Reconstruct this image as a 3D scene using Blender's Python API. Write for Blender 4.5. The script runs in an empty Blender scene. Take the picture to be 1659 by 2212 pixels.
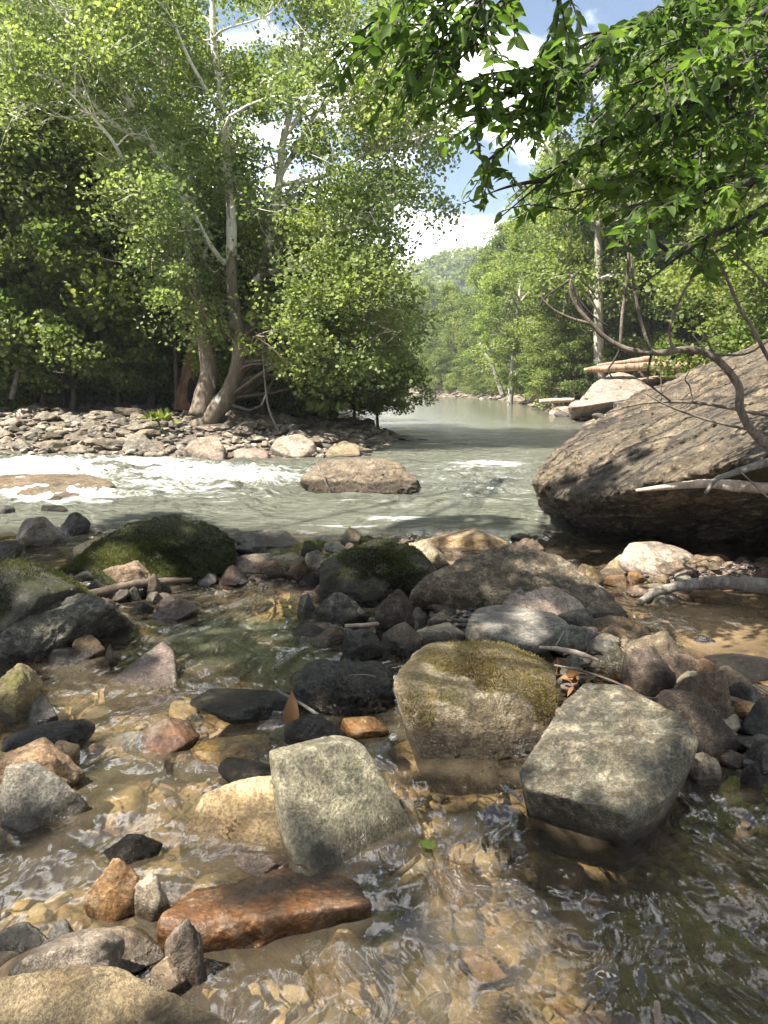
import bpy, bmesh, math, random, time
T0_ = time.time()
import numpy as np
from math import radians as R

rs = np.random.RandomState(11)
sc = bpy.context.scene
COL = sc.collection

# ------------------------------------------------------------------ camera model (sizes read off a 1659 x 2212 view of the photo)
CW, CH, F, HOR, CAMH = 1659.0, 2212.0, 1671.0, 832.0, 1.6
PITCH = math.atan((CH / 2 - HOR) / F)
cp, sp = math.cos(PITCH), math.sin(PITCH)

def ray(u, v):
    a = (u - CW / 2) / F
    b = (CH / 2 - v) / F
    return np.array([a, cp + b * sp, -sp + b * cp])

def at_y(u, v, y):
    d = ray(u, v); t = y / d[1]
    return np.array([d[0] * t, y, CAMH + d[2] * t])

def on_z(u, v, z=0.0):
    d = ray(u, v); t = (z - CAMH) / d[2]
    return np.array([d[0] * t, d[1] * t, z])

def proj(P):
    x = P[..., 0]; y = P[..., 1]; z = P[..., 2] - CAMH
    dep = y * cp - z * sp
    up = y * sp + z * cp
    dep = np.where(dep > 0.05, dep, 0.05)
    return CW / 2 + F * x / dep, CH / 2 - F * up / dep

SUN = np.array([-0.47, -0.24, 0.85]); SUN /= np.linalg.norm(SUN)

# ------------------------------------------------------------------ noise
_g = np.random.RandomState(5).normal(size=(256, 3)); _g /= np.linalg.norm(_g, axis=1)[:, None]

def perlin(P, seed=0):
    P = np.asarray(P, dtype=np.float64)
    i = np.floor(P).astype(np.int64); f = P - i
    w = f * f * f * (f * (f * 6 - 15) + 10)
    out = np.zeros(len(P))
    for dx in (0, 1):
        for dy in (0, 1):
            for dz in (0, 1):
                h = ((i[:, 0] + dx) * 73856093) ^ ((i[:, 1] + dy) * 19349663) ^ ((i[:, 2] + dz) * 83492791) ^ (seed * 2654435761)
                h = (h ^ (h >> 13)) * 1274126177
                h = ((h ^ (h >> 16)) >> 3) & 255
                g = _g[h]
                d = g[:, 0] * (f[:, 0] - dx) + g[:, 1] * (f[:, 1] - dy) + g[:, 2] * (f[:, 2] - dz)
                ww = (w[:, 0] if dx else 1 - w[:, 0]) * (w[:, 1] if dy else 1 - w[:, 1]) * (w[:, 2] if dz else 1 - w[:, 2])
                out += d * ww
    return out * 1.5

def fbm(P, oct=4, seed=0, gain=0.5, ridged=False):
    s = np.zeros(len(P)); a = 1.0
    for k in range(oct):
        n = perlin(P * (2.03 ** k) + k * 17.3, seed + k)
        if ridged: n = 1 - 2 * np.abs(n)
        s += a * n; a *= gain
    return s

def sstep(a, b, x):
    t = np.clip((x - a) / (b - a), 0, 1); return t * t * (3 - 2 * t)

# ------------------------------------------------------------------ objects
def tag(o, label=None, cat=None, group=None, kind=None):
    if label: o['label'] = label
    if cat: o['category'] = cat
    if group: o['group'] = group
    if kind: o['kind'] = kind
    return o

def mesh_np(name, V, faces, mat=None, smooth=True, attrs=None):
    """faces: int array (n,3) or (n,4), or a list of such arrays"""
    if isinstance(faces, np.ndarray): faces = [faces]
    me = bpy.data.meshes.new(name)
    nv = len(V); me.vertices.add(nv)
    me.vertices.foreach_set('co', np.ascontiguousarray(V, dtype=np.float32).ravel())
    loops = np.concatenate([f.ravel() for f in faces]).astype(np.int32)
    starts = []; tot = []; c = 0
    for f in faces:
        n, k = f.shape
        starts.append(c + np.arange(n) * k); tot.append(np.full(n, k)); c += n * k
    starts = np.concatenate(starts).astype(np.int32); tot = np.concatenate(tot).astype(np.int32)
    me.loops.add(len(loops)); me.loops.foreach_set('vertex_index', loops)
    me.polygons.add(len(starts))
    me.polygons.foreach_set('loop_start', starts); me.polygons.foreach_set('loop_total', tot)
    if smooth: me.polygons.foreach_set('use_smooth', np.ones(len(starts), dtype=bool))
    for k, a in (attrs or {}).items():
        at = me.attributes.new(k, 'FLOAT', 'POINT'); at.data.foreach_set('value', np.asarray(a, dtype=np.float32))
    me.update(calc_edges=True); me.validate()
    if mat: me.materials.append(mat)
    return me

def ob(name, me, parent=None, loc=(0, 0, 0)):
    o = bpy.data.objects.new(name, me); COL.objects.link(o)
    o.location = loc
    if parent: o.parent = parent
    return o

class MB:
    def __init__(s): s.V = []; s.F = {3: [], 4: []}; s.n = 0; s.A = []
    def add(s, V, Fc, a=None):
        s.V.append(V); s.F[Fc.shape[1]].append(Fc + s.n); s.n += len(V)
        s.A.append(np.full(len(V), 0.5) if a is None else a)
    def mesh(s, name, mat, smooth=True):
        return mesh_np(name, np.concatenate(s.V), [np.concatenate(f) for f in s.F.values() if f], mat, smooth, {'rnd': np.concatenate(s.A)})

def spline(pts, n):
    pts = np.asarray(pts, float)
    if len(pts) == 2:
        t = np.linspace(0, 1, n)[:, None]; return pts[0] * (1 - t) + pts[1] * t
    P = np.vstack([2 * pts[0] - pts[1], pts, 2 * pts[-1] - pts[-2]])
    T = np.linspace(0, len(pts) - 1 - 1e-6, n); out = []
    for t in T:
        i = int(t); f = t - i
        a, b, c, d = P[i], P[i + 1], P[i + 2], P[i + 3]
        out.append(.5 * ((2 * b) + (-a + c) * f + (2 * a - 5 * b + 4 * c - d) * f * f + (-a + 3 * b - 3 * c + d) * f ** 3))
    return np.array(out)

def tube(mb, pts, r, sides=8, n=None, rough=0.0, seed=0):
    """pts (k,3), r: scalar pair or per-point list; closed ends"""
    pts = np.asarray(pts, float)
    n = n or max(4, len(pts) * 4)
    C = spline(pts, n)
    r = np.interp(np.linspace(0, 1, n), np.linspace(0, 1, len(np.atleast_1d(r))), np.atleast_1d(r))
    T = np.gradient(C, axis=0); T /= np.linalg.norm(T, axis=1)[:, None] + 1e-9
    ref = np.array([0.31, 0.9, 0.2])
    A = np.cross(T, ref); A /= np.linalg.norm(A, axis=1)[:, None] + 1e-9
    B = np.cross(T, A)
    th = np.linspace(0, 2 * np.pi, sides, endpoint=False)
    V = C[:, None, :] + r[:, None, None] * (np.cos(th)[None, :, None] * A[:, None, :] + np.sin(th)[None, :, None] * B[:, None, :])
    V = V.reshape(-1, 3)
    if rough:
        d = V - np.repeat(C, sides, axis=0)
        V = V + d * (fbm(V * (0.5 / max(r.mean(), .01)), 3, seed) * rough)[:, None]
    i = np.arange(n - 1)[:, None] * sides; j = np.arange(sides)[None, :]; j2 = (j + 1) % sides
    Fq = np.stack([i + j, i + j2, i + sides + j2, i + sides + j], axis=-1).reshape(-1, 4)
    V = np.vstack([V, C[0], C[-1]])
    c0 = n * sides
    jj = np.arange(sides)
    Ft = np.vstack([np.stack([np.full(sides, c0), (jj + 1) % sides, jj], 1), np.stack([np.full(sides, c0 + 1), (n - 1) * sides + jj, (n - 1) * sides + (jj + 1) % sides], 1)])
    a = np.full(len(V), 0.5)
    mb.V.append(V); mb.F[4].append(Fq + mb.n); mb.F[3].append(Ft + mb.n); mb.n += len(V); mb.A.append(a)
    return C, r

# ------------------------------------------------------------------ shader helpers
class NT:
    def __init__(s, name):
        s.m = bpy.data.materials.new(name); s.m.use_nodes = True
        s.t = s.m.node_tree; s.t.nodes.clear()
    def n(s, typ, ins=None, **kw):
        nd = s.t.nodes.new(typ)
        for k, v in kw.items(): setattr(nd, k, v)
        for k, v in (ins or {}).items():
            sk = nd.inputs[k]
            if isinstance(v, bpy.types.NodeSocket): s.t.links.new(v, sk)
            elif isinstance(v, bpy.types.Node): s.t.links.new(v.outputs[0], sk)
            else:
                if isinstance(v, tuple) and len(v) == 3 and sk.type == 'RGBA': v = v + (1,)
                sk.default_value = v
        return nd
    def math(s, op, a, b=0.0, c=None, clamp=False):
        ins = {0: a, 1: b}
        if c is not None: ins[2] = c
        return s.n('ShaderNodeMath', ins, operation=op, use_clamp=clamp).outputs[0]
    def mix(s, f, a, b, bt='MIX'):
        nd = s.n('ShaderNodeMix', data_type='RGBA', blend_type=bt)
        for k, v in ((0, f), (6, a), (7, b)):
            sk = nd.inputs[k]
            if isinstance(v, bpy.types.NodeSocket): s.t.links.new(v, sk)
            else: sk.default_value = (v + (1,)) if isinstance(v, tuple) and len(v) == 3 else v
        return nd.outputs[2]
    def ss(s, x, a, b):
        return s.n('ShaderNodeMapRange', {0: x, 1: a, 2: b}, interpolation_type='SMOOTHSTEP').outputs[0]
    def noise(s, vec, scale, det=4, rough=.55, dist=0.0):
        return s.n('ShaderNodeTexNoise', {'Vector': vec, 'Scale': scale, 'Detail': det, 'Roughness': rough, 'Distortion': dist}).outputs[0]
    def out(s, sh):
        o = s.n('ShaderNodeOutputMaterial'); s.t.links.new(sh.outputs[0] if isinstance(sh, bpy.types.Node) else sh, o.inputs[0]); return s.m

def rock_mat(name, ca, cb, cc, moss=0.0, mosscol=((.026, .032, .008), (.10, .105, .024)), lichen=0.0, wet=0.065, scale=3.0, bump=.5, rough=.8, strat=0.0, rand=.35, allwet=0.0, stratdir=(0, 0, 1), crack=0.0, fract=0.0):
    g = NT(name); geo = g.n('ShaderNodeNewGeometry'); P = geo.outputs['Position']
    n1 = g.noise(P, scale * .8, 5, .6, .6); n2 = g.noise(P, scale * 5, 6, .7); n3 = g.noise(P, scale * 26, 4, .75)
    col = g.mix(g.ss(n1, .36, .64), ca, cb)
    col = g.mix(g.math('MULTIPLY', g.ss(n2, .46, .68), .75), col, cc)
    sp = g.ss(n3, .34, .68)
    stn = g.ss(g.noise(P, scale * .55, 4, .6, 2.0), .47, .62)
    col = g.mix(g.math('MULTIPLY', stn, .55), col, g.mix(1.0, col, (.50, .43, .34), 'MULTIPLY'))
    col = g.mix(g.math('ADD', .35, g.math('MULTIPLY', n1, .7)), col, g.mix(sp, (.35, .33, .3), (1.5, 1.5, 1.45)), 'MULTIPLY')
    mott = g.noise(P, scale * 2.2, 7, .72, 1.5)
    col = g.mix(.8, col, g.mix(g.ss(mott, .36, .60), (.52, .50, .47), (1.28, 1.26, 1.22)), 'MULTIPLY')
    h = g.math('ADD', g.math('MULTIPLY', n2, 1.1), g.math('ADD', g.math('MULTIPLY', n3, .55), g.math('MULTIPLY', mott, .8)))
    if strat:
        mp = g.n('ShaderNodeVectorMath', {0: P, 1: stratdir}, operation='DOT_PRODUCT').outputs['Value']
        w = g.math('ADD', g.math('MULTIPLY', mp, strat), g.math('MULTIPLY', n1, 4.0))
        cmb = g.n('ShaderNodeCombineXYZ', {2: w})
        ns = g.noise(cmb.outputs[0], 1.0, 5, .7)
        col = g.mix(g.math('MULTIPLY', g.ss(ns, .42, .6), .6), col, g.mix(.5, ca, (.04, .035, .03)))
        h = g.math('ADD', h, g.math('MULTIPLY', ns, 1.3))
    if fract:
        sdn = np.array(stratdir) / np.linalg.norm(stratdir)
        dt = g.n('ShaderNodeVectorMath', {0: P, 1: tuple(sdn)}, operation='DOT_PRODUCT').outputs['Value']
        sv = g.n('ShaderNodeVectorMath', {0: tuple(sdn), 3: g.math('MULTIPLY', dt, 3.2)}, operation='SCALE').outputs[0]
        wv = g.n('ShaderNodeVectorMath', {0: g.n('ShaderNodeTexNoise', {'Vector': P, 'Scale': 2.5, 'Detail': 6.0, 'Roughness': .7}).outputs[1], 1: (.7, .7, .7)}, operation='MULTIPLY').outputs[0]
        q = g.n('ShaderNodeVectorMath', {0: g.n('ShaderNodeVectorMath', {0: P, 1: sv}, operation='ADD').outputs[0], 1: wv}, operation='ADD').outputs[0]
        v1 = g.n('ShaderNodeTexVoronoi', {'Vector': q, 'Scale': .75}, feature='DISTANCE_TO_EDGE').outputs[0]
        v2 = g.n('ShaderNodeTexVoronoi', {'Vector': q, 'Scale': 2.6}, feature='DISTANCE_TO_EDGE').outputs[0]
        fk = g.math('MAXIMUM', g.ss(v1, .045, .006), g.math('MULTIPLY', g.ss(v2, .03, .0), .55))
        cell = g.n('ShaderNodeSeparateColor', {0: g.n('ShaderNodeTexVoronoi', {'Vector': q, 'Scale': 2.6}).outputs['Color']}).outputs[0]
        col = g.mix(.45, col, g.mix(cell, (.6, .58, .56), (1.35, 1.32, 1.25)), 'MULTIPLY')
        col = g.mix(g.math('MULTIPLY', fk, fract), col, (.018, .015, .012))
        h = g.math('SUBTRACT', g.math('ADD', h, g.math('MULTIPLY', cell, .7)), g.math('MULTIPLY', fk, 2.2))
    if crack:
        dv = g.n('ShaderNodeVectorMath', {0: P, 1: g.n('ShaderNodeVectorMath', {0: g.n('ShaderNodeTexNoise', {'Vector': P, 'Scale': scale * 2.2, 'Detail': 7.0, 'Roughness': .7}).outputs[1], 1: (.22, .22, .22)}, operation='MULTIPLY').outputs[0]}, operation='ADD').outputs[0]
        vo = g.n('ShaderNodeTexVoronoi', {'Vector': dv, 'Scale': scale * .9}, feature='DISTANCE_TO_EDGE').outputs[0]
        ck = g.math('MULTIPLY', g.ss(vo, .011, .0), g.ss(g.noise(P, scale * .9 + 1.7, 2), .5, .62))
        col = g.mix(g.math('MULTIPLY', ck, crack), col, (.025, .02, .016))
        h = g.math('SUBTRACT', h, g.math('MULTIPLY', ck, .8))
    if lichen:
        l = g.math('MULTIPLY', g.ss(g.noise(P, scale * 3.1, 6, .8, 1.2), .55, .62), lichen)
        col = g.mix(l, col, (.42, .43, .36))
    oi = g.n('ShaderNodeObjectInfo').outputs['Random']
    hsv = g.n('ShaderNodeHueSaturation', {'Hue': g.math('ADD', .5, g.math('MULTIPLY', g.math('SUBTRACT', oi, .5), .03 * (rand > 0))),
        'Saturation': g.math('ADD', .8, g.math('MULTIPLY', g.math('FRACT', g.math('MULTIPLY', oi, 7.3)), .5)),
        'Value': g.math('ADD', 1 - rand * .42, g.math('MULTIPLY', g.math('FRACT', g.math('MULTIPLY', oi, 13.7)), rand)), 'Color': col})
    col = hsv.outputs[0]
    rg = rough
    if moss:
        nz = g.n('ShaderNodeSeparateXYZ', {0: geo.outputs['Normal']}).outputs[2]
        mm = g.math('ADD', g.math('MULTIPLY', nz, .22), g.math('ADD', g.noise(P, scale * 1.3, 6, .65, .5), moss - .62))
        mk = g.ss(mm, .30, .44)
        mc = g.mix(g.ss(g.noise(P, scale * 14, 5, .8), .38, .66), mosscol[0], mosscol[1])
        col = g.mix(mk, col, mc)
        h = g.math('ADD', h, g.math('MULTIPLY', mk, g.math('MULTIPLY', g.noise(P, scale * 30, 3, .8), 1.6)))
    z = g.n('ShaderNodeSeparateXYZ', {0: P}).outputs[2]
    wz = g.math('SUBTRACT', z, g.math('MULTIPLY', g.math('SUBTRACT', n1, .5), .12))
    wm = g.ss(wz, wet + .02, wet - .03)
    if allwet: wm = g.math('MAXIMUM', wm, allwet)
    col = g.mix(wm, col, g.mix(1.0, col, (.34, .32, .30), 'MULTIPLY'))
    rgh = g.math('SUBTRACT', rg, g.math('MULTIPLY', wm, rg - (.13 if allwet else .22)))
    bp = g.n('ShaderNodeBump', {'Strength': bump, 'Distance': .045, 'Height': h})
    b = g.n('ShaderNodeBsdfPrincipled', {'Base Color': col, 'Roughness': rgh, 'Normal': bp, 'Specular IOR Level': .5})
    return g.out(b)

def leaf_mat(name, cols, trans=.45, gloss=.35, yel=0.0):
    g = NT(name)
    a = g.n('ShaderNodeAttribute', attribute_name='rnd').outputs['Fac']
    P = g.n('ShaderNodeNewGeometry').outputs['Position']
    ramp = g.n('ShaderNodeValToRGB', {0: a}); cr = ramp.color_ramp
    cr.elements[0].color = cols[0] + (1,); cr.elements[1].color = cols[-1] + (1,)
    for k, c in enumerate(cols[1:-1]):
        e = cr.elements.new((k + 1) / (len(cols) - 1)); e.color = c + (1,)
    col = ramp.outputs[0]
    n = g.noise(P, .35, 3, .5)
    col = g.mix(.6, col, g.mix(g.ss(n, .35, .65), (.62, .70, .75), (1.35, 1.28, 1.1)), 'MULTIPLY')
    if yel:
        col = g.mix(g.math('MULTIPLY', g.ss(g.noise(P, .9, 2), .66, .72), yel), col, (.30, .26, .03))
    oi = g.n('ShaderNodeObjectInfo').outputs['Random']
    col = g.n('ShaderNodeHueSaturation', {'Hue': g.math('ADD', .488, g.math('MULTIPLY', oi, .024)), 'Value': g.math('ADD', .82, g.math('MULTIPLY', g.math('FRACT', g.math('MULTIPLY', oi, 9.1)), .36)), 'Color': col}).outputs[0]
    d = g.n('ShaderNodeBsdfPrincipled', {'Base Color': col, 'Roughness': .5, 'Specular IOR Level': gloss})
    tc = g.mix(1.0, col, (1.55, 1.6, .85), 'MULTIPLY')
    t = g.n('ShaderNodeBsdfTranslucent', {'Color': tc})
    return g.out(g.n('ShaderNodeMixShader', {0: trans, 1: d, 2: t}))

def bark_mat(name, ca, cb, patch=None, pz=(4, 9), scale=6, bump=.6):
    g = NT(name); geo = g.n('ShaderNodeNewGeometry'); P = geo.outputs['Position']
    st = g.n('ShaderNodeMapping', {'Vector': P, 'Scale': (1, 1, .35)}).outputs[0]
    n1 = g.noise(st, scale, 6, .7, .5); n2 = g.noise(st, scale * 6, 4, .7)
    col = g.mix(g.ss(n1, .35, .65), ca, cb)
    if patch:
        z = g.n('ShaderNodeSeparateXYZ', {0: P}).outputs[2]
        f = g.math('ADD', g.ss(z, pz[0], pz[1]), g.math('MULTIPLY', g.math('SUBTRACT', g.noise(st, scale * .7, 4, .6), .5), 2.6))
        col = g.mix(g.ss(f, .35, .5), col, patch)
    col = g.mix(.5, col, g.mix(g.ss(n2, .3, .7), (.5, .5, .5), (1.4, 1.4, 1.4)), 'MULTIPLY')
    bp = g.n('ShaderNodeBump', {'Strength': bump, 'Distance': .04, 'Height': g.math('ADD', n1, g.math('MULTIPLY', n2, .4))})
    return g.out(g.n('ShaderNodeBsdfPrincipled', {'Base Color': col, 'Roughness': .85, 'Normal': bp}))

M = {}
M['grey'] = rock_mat('rock_grey', (.095, .09, .08), (.16, .152, .135), (.25, .235, .20), lichen=.25, crack=.6)
M['tan'] = rock_mat('rock_tan', (.15, .11, .072), (.25, .20, .14), (.34, .29, .22), lichen=.1, crack=.7)
M['pale'] = rock_mat('rock_pale', (.20, .17, .14), (.31, .27, .22), (.40, .36, .31), lichen=.1, crack=.7)
M['pink'] = rock_mat('rock_pink', (.15, .11, .09), (.235, .18, .15), (.32, .27, .23), crack=.7)
M['brown'] = rock_mat('rock_brown', (.075, .055, .04), (.135, .10, .07), (.22, .175, .13), crack=.8)
M['red'] = rock_mat('rock_red', (.055, .038, .03), (.10, .072, .055), (.20, .165, .12), scale=5, bump=.9)
M['dark'] = rock_mat('rock_dark', (.04, .038, .035), (.07, .066, .06), (.14, .13, .115), wet=.10, crack=.5)
M['wetdark'] = rock_mat('rock_wet_dark', (.05, .047, .045), (.085, .08, .074), (.15, .14, .125), allwet=.95, bump=1.0)
M['wetorange'] = rock_mat('rock_wet_orange', (.30, .14, .06), (.15, .105, .078), (.24, .20, .155), allwet=.6, bump=.4, rand=0, scale=2.2)
M['wettan'] = rock_mat('rock_wet_tan', (.34, .22, .10), (.42, .30, .16), (.46, .38, .25), allwet=.6, bump=.35)
M['orange'] = rock_mat('rock_orange_brown', (.17, .095, .045), (.26, .165, .09), (.32, .25, .17), bump=.7, crack=.7)
M['lichen'] = rock_mat('rock_lichen', (.05, .048, .038), (.10, .095, .075), (.26, .25, .19), lichen=.6, moss=.05, scale=4, bump=1.0)
M['moss'] = rock_mat('rock_moss', (.08, .075, .055), (.14, .13, .10), (.22, .20, .15), moss=.50, strat=5, stratdir=(.5, .3, .8), scale=3, bump=1.0)
M['mossdark'] = rock_mat('rock_moss_dark', (.055, .05, .04), (.10, .095, .08), (.18, .175, .14), moss=.30, strat=6, stratdir=(.3, .2, .9), scale=4, bump=1.0)
M['mossyellow'] = rock_mat('rock_moss_yellow', (.12, .11, .07), (.19, .165, .11), (.26, .23, .16), moss=.27, mosscol=((.07, .066, .018), (.15, .135, .04)), scale=4)
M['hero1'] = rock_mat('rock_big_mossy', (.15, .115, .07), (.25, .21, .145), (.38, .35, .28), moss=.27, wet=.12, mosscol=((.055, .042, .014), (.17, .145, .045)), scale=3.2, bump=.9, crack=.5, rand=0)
M['hero2'] = rock_mat('rock_big_pale', (.09, .084, .068), (.19, .175, .135), (.36, .325, .26), lichen=.35, moss=-.02, scale=3.6, bump=.8, rand=0, crack=.3)
M['hero3'] = rock_mat('rock_slab_olive', (.10, .096, .058), (.18, .165, .105), (.30, .27, .19), moss=-.02, mosscol=((.06, .07, .02), (.14, .14, .05)), scale=3.4, rand=0, crack=.5)
M['cream'] = rock_mat('rock_cream', (.28, .225, .155), (.38, .32, .235), (.46, .40, .31), bump=.6, rand=0, crack=.9)
M['front'] = rock_mat('rock_front_tan', (.22, .18, .125), (.33, .28, .205), (.17, .14, .105), bump=.9, rand=0, scale=4, crack=.6)
M['ridge'] = rock_mat('rock_ridge', (.06, .052, .042), (.15, .125, .095), (.38, .33, .25), lichen=.35, moss=.10, mosscol=((.08, .08, .03), (.18, .17, .07)), scale=2.6, bump=.9, rand=0, crack=.7)
M['huge'] = rock_mat('boulder_layered', (.075, .064, .05), (.155, .128, .095), (.27, .22, .16), fract=.85, moss=-.03, mosscol=((.04, .045, .015), (.10, .10, .04)), strat=2.2, stratdir=(-.42, .45, .78), scale=1.5, bump=.8, wet=-.3, rand=0, crack=.6)
M['farpink'] = rock_mat('boulder_pink', (.25, .195, .165), (.33, .27, .23), (.39, .335, .29), strat=5, stratdir=(-.1, 0, 1), moss=-.12, mosscol=((.12, .15, .03), (.2, .24, .06)), scale=1.2, wet=.0, rand=0)
M['mid'] = rock_mat('boulder_mid_river', (.12, .10, .08), (.21, .18, .145), (.30, .26, .215), scale=2.4, bump=1.0, wet=.2, rand=0, crack=.8)
M['cob'] = rock_mat('cobble_mix', (.085, .075, .062), (.165, .145, .12), (.26, .23, .19), rand=.95, scale=2.0, wet=.03, crack=.5)
M['peb'] = rock_mat('pebble_mix', (.075, .062, .05), (.14, .115, .09), (.25, .21, .165), rand=1.0, scale=8, wet=.04)
M['sub'] = rock_mat('submerged_stone', (.25, .16, .08), (.34, .24, .13), (.42, .33, .2), rand=.9, scale=5, wet=-1)
M['ash'] = bark_mat('bark_sycamore', (.10, .078, .055), (.20, .16, .12), patch=(.62, .60, .54), pz=(3.0, 7.0), scale=3)
M['bark'] = bark_mat('bark_brown', (.06, .045, .032), (.14, .11, .08), scale=5)
M['barkorange'] = bark_mat('bark_orange', (.10, .05, .025), (.22, .12, .06), scale=4)
M['barkwhite'] = bark_mat('bark_white', (.30, .28, .25), (.52, .50, .46), scale=2)
M['twig'] = bark_mat('bark_bare_branch', (.10, .08, .062), (.24, .20, .16), scale=18, bump=.8)
M['darktwig'] = bark_mat('bark_dark_branch', (.022, .02, .018), (.06, .052, .045), scale=14)
M['bleached'] = bark_mat('wood_bleached', (.34, .26, .20), (.52, .43, .35), scale=14)
M['driftlog'] = bark_mat('wood_drift_log', (.20, .11, .07), (.50, .36, .26), scale=7, bump=.9)
M['greylog'] = bark_mat('wood_grey_branch', (.13, .115, .095), (.27, .25, .215), scale=14, bump=.9)
M['syc'] = leaf_mat('leaf_sycamore', [(.085, .115, .045), (.13, .17, .062), (.19, .235, .09), (.26, .30, .13)], yel=.25)
M['forest'] = leaf_mat('leaf_forest', [(.085, .12, .04), (.13, .175, .055), (.18, .23, .07), (.24, .28, .09)])
M['forestdark'] = leaf_mat('leaf_forest_shade', [(.11, .145, .045), (.155, .205, .06), (.205, .26, .075), (.26, .31, .10)])
M['over'] = leaf_mat('leaf_overhang', [(.045, .085, .02), (.07, .12, .026), (.10, .165, .035), (.14, .21, .05)], trans=.5, gloss=.4, yel=.12)
M['bush'] = leaf_mat('leaf_bush', [(.08, .115, .035), (.12, .165, .05), (.17, .215, .07), (.22, .265, .10)])
M['grass'] = leaf_mat('leaf_grass', [(.06, .10, .02), (.12, .17, .04), (.2, .24, .08)])
M['mossfuzz'] = leaf_mat('moss_green', [(.018, .02, .007), (.03, .036, .010), (.055, .062, .015), (.11, .112, .03)], trans=.15, gloss=.1)
M['mossbrown'] = leaf_mat('moss_brown', [(.05, .035, .012), (.09, .066, .02), (.14, .11, .035), (.19, .16, .05)], trans=.15, gloss=.1)
M['deadleaf'] = leaf_mat('leaf_dead', [(.10, .05, .025), (.18, .09, .04), (.25, .14, .07)], trans=.15)

# ------------------------------------------------------------------ ground
LEFT = np.array([(-60, 17.2), (-8.5, 17.0), (-3.4, 17.0), (-1.5, 17.3), (-.5, 18.6), (.35, 22.6), (.1, 27), (-.9, 36), (-2.2, 55), (-3.2, 72), (-5.6, 116), (-12, 150), (-30, 185), (-400, 300), (-400, 17.2)], float)
RIGHT = np.array([(400, 9), (5.5, 9.5), (5.8, 13), (7.5, 24), (8.9, 34), (11.0, 52), (13.5, 80), (11.5, 100), (7.0, 118), (2.0, 146), (-8, 178), (-30, 215), (-400, 340), (-400, 900), (900, 900), (900, 9)], float)

def sdf(P, poly):
    d = np.full(len(P), 1e18); ins = np.zeros(len(P), bool); n = len(poly)
    for i in range(n):
        a = poly[i]; b = poly[(i + 1) % n]; e = b - a; w = P - a
        t = np.clip((w @ e) / (e @ e), 0, 1)
        q = w - t[:, None] * e; d = np.minimum(d, (q * q).sum(1))
        c = ((a[1] > P[:, 1]) != (b[1] > P[:, 1])) & (P[:, 0] < (b[0] - a[0]) * (P[:, 1] - a[1]) / (b[1] - a[1] + 1e-12) + a[0])
        ins ^= c
    return np.where(ins, 1, -1) * np.sqrt(d)

def emask(X, Y, lst):
    """soft ellipses, given where they lie on the ground: (u, v, ru, rv, strength)"""
    P = np.stack([X, Y, np.zeros_like(X)], -1); u, v = proj(P)
    o = np.zeros_like(X)
    for (a, b, ru, rv, s) in lst:
        o = np.maximum(o, s * np.exp(-(((u - a) / ru) ** 2 + ((v - b) / rv) ** 2) * 1.1))
    return np.where(Y > .3, o, 0)

GRAVEL = [(560, 1245, 220, 32, .20), (800, 1240, 160, 50, .22), (1000, 1340, 120, 60, .20), (1180, 1320, 170, 70, .22), (1330, 1430, 150, 60, .26),
          (1500, 1520, 170, 90, .25), (1480, 1245, 220, 30, .24), (1600, 1245, 120, 30, .25), (130, 1290, 200, 60, .24), (40, 1500, 70, 60, .2), (1640, 1640, 60, 60, .18),
          (100, 2150, 230, 70, .22), (20, 1720, 90, 60, .2), (900, 1180, 180, 18, .2), (60, 1150, 120, 25, .12), (560, 1180, 120, 22, .16), (400, 1300, 110, 14, .15), (740, 1360, 90, 40, .13), (870, 1390, 60, 40, .16)]

def gz(X, Y):
    X = np.asarray(X, float); Y = np.asarray(Y, float)
    sh = X.shape; X = X.ravel(); Y = Y.ravel()
    P = np.stack([X, Y], 1); P3 = np.stack([X, Y, X * 0], 1)
    dl = sdf(P, LEFT); dr = sdf(P, RIGHT)
    z = -.17 + .045 * fbm(P3 * 1.3, 4, 3)
    z = z + emask(X, Y, GRAVEL) * 1.1 * (Y < 12)
    z = z + emask(X, Y, [(1380, 2090, 430, 190, -.34), (1000, 2200, 200, 90, -.15), (480, 1390, 220, 80, -.16)])
    z = np.where(Y > 8.2, z - .5 * sstep(8.2, 9.6, Y), z)
    nn = fbm(P3 * .35, 4, 9)
    zl = np.where(dl > 0, np.minimum(dl * .16, .55 + dl * .028) + .06 * nn * np.minimum(dl, 1), 0)
    hl = np.minimum(np.clip(dl - 15, 0, 120) * .40 * sstep(0, 14, dl - 15), .12 * np.maximum(Y, 0) + 12 * sstep(-14, -30, X))
    zr = np.where(dr > 0, np.minimum(dr * .4, .7 + dr * .02) + .1 * nn * np.minimum(dr, 1), 0)
    hr = np.minimum(np.clip(dr - 3, 0, 120) * .42, 6 + 60 * (X > .25 * Y) * sstep(.25, .5, X / np.maximum(Y, 1)))
    far = 0
    z = np.where(dl > -1.5, np.maximum(z, -.45 + np.clip(dl + 1.5, 0, 1.5) * .3), z)
    z = np.where(dr > -1.5, np.maximum(z, -.45 + np.clip(dr + 1.5, 0, 1.5) * .3), z)
    z = np.where(dl > 0, zl + hl, z)
    z = np.where(dr > 0, zr + hr + far * (dr > 8), z)
    behind = sstep(.6, -1.5, Y) * .5
    return (z + behind).reshape(sh)

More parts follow.
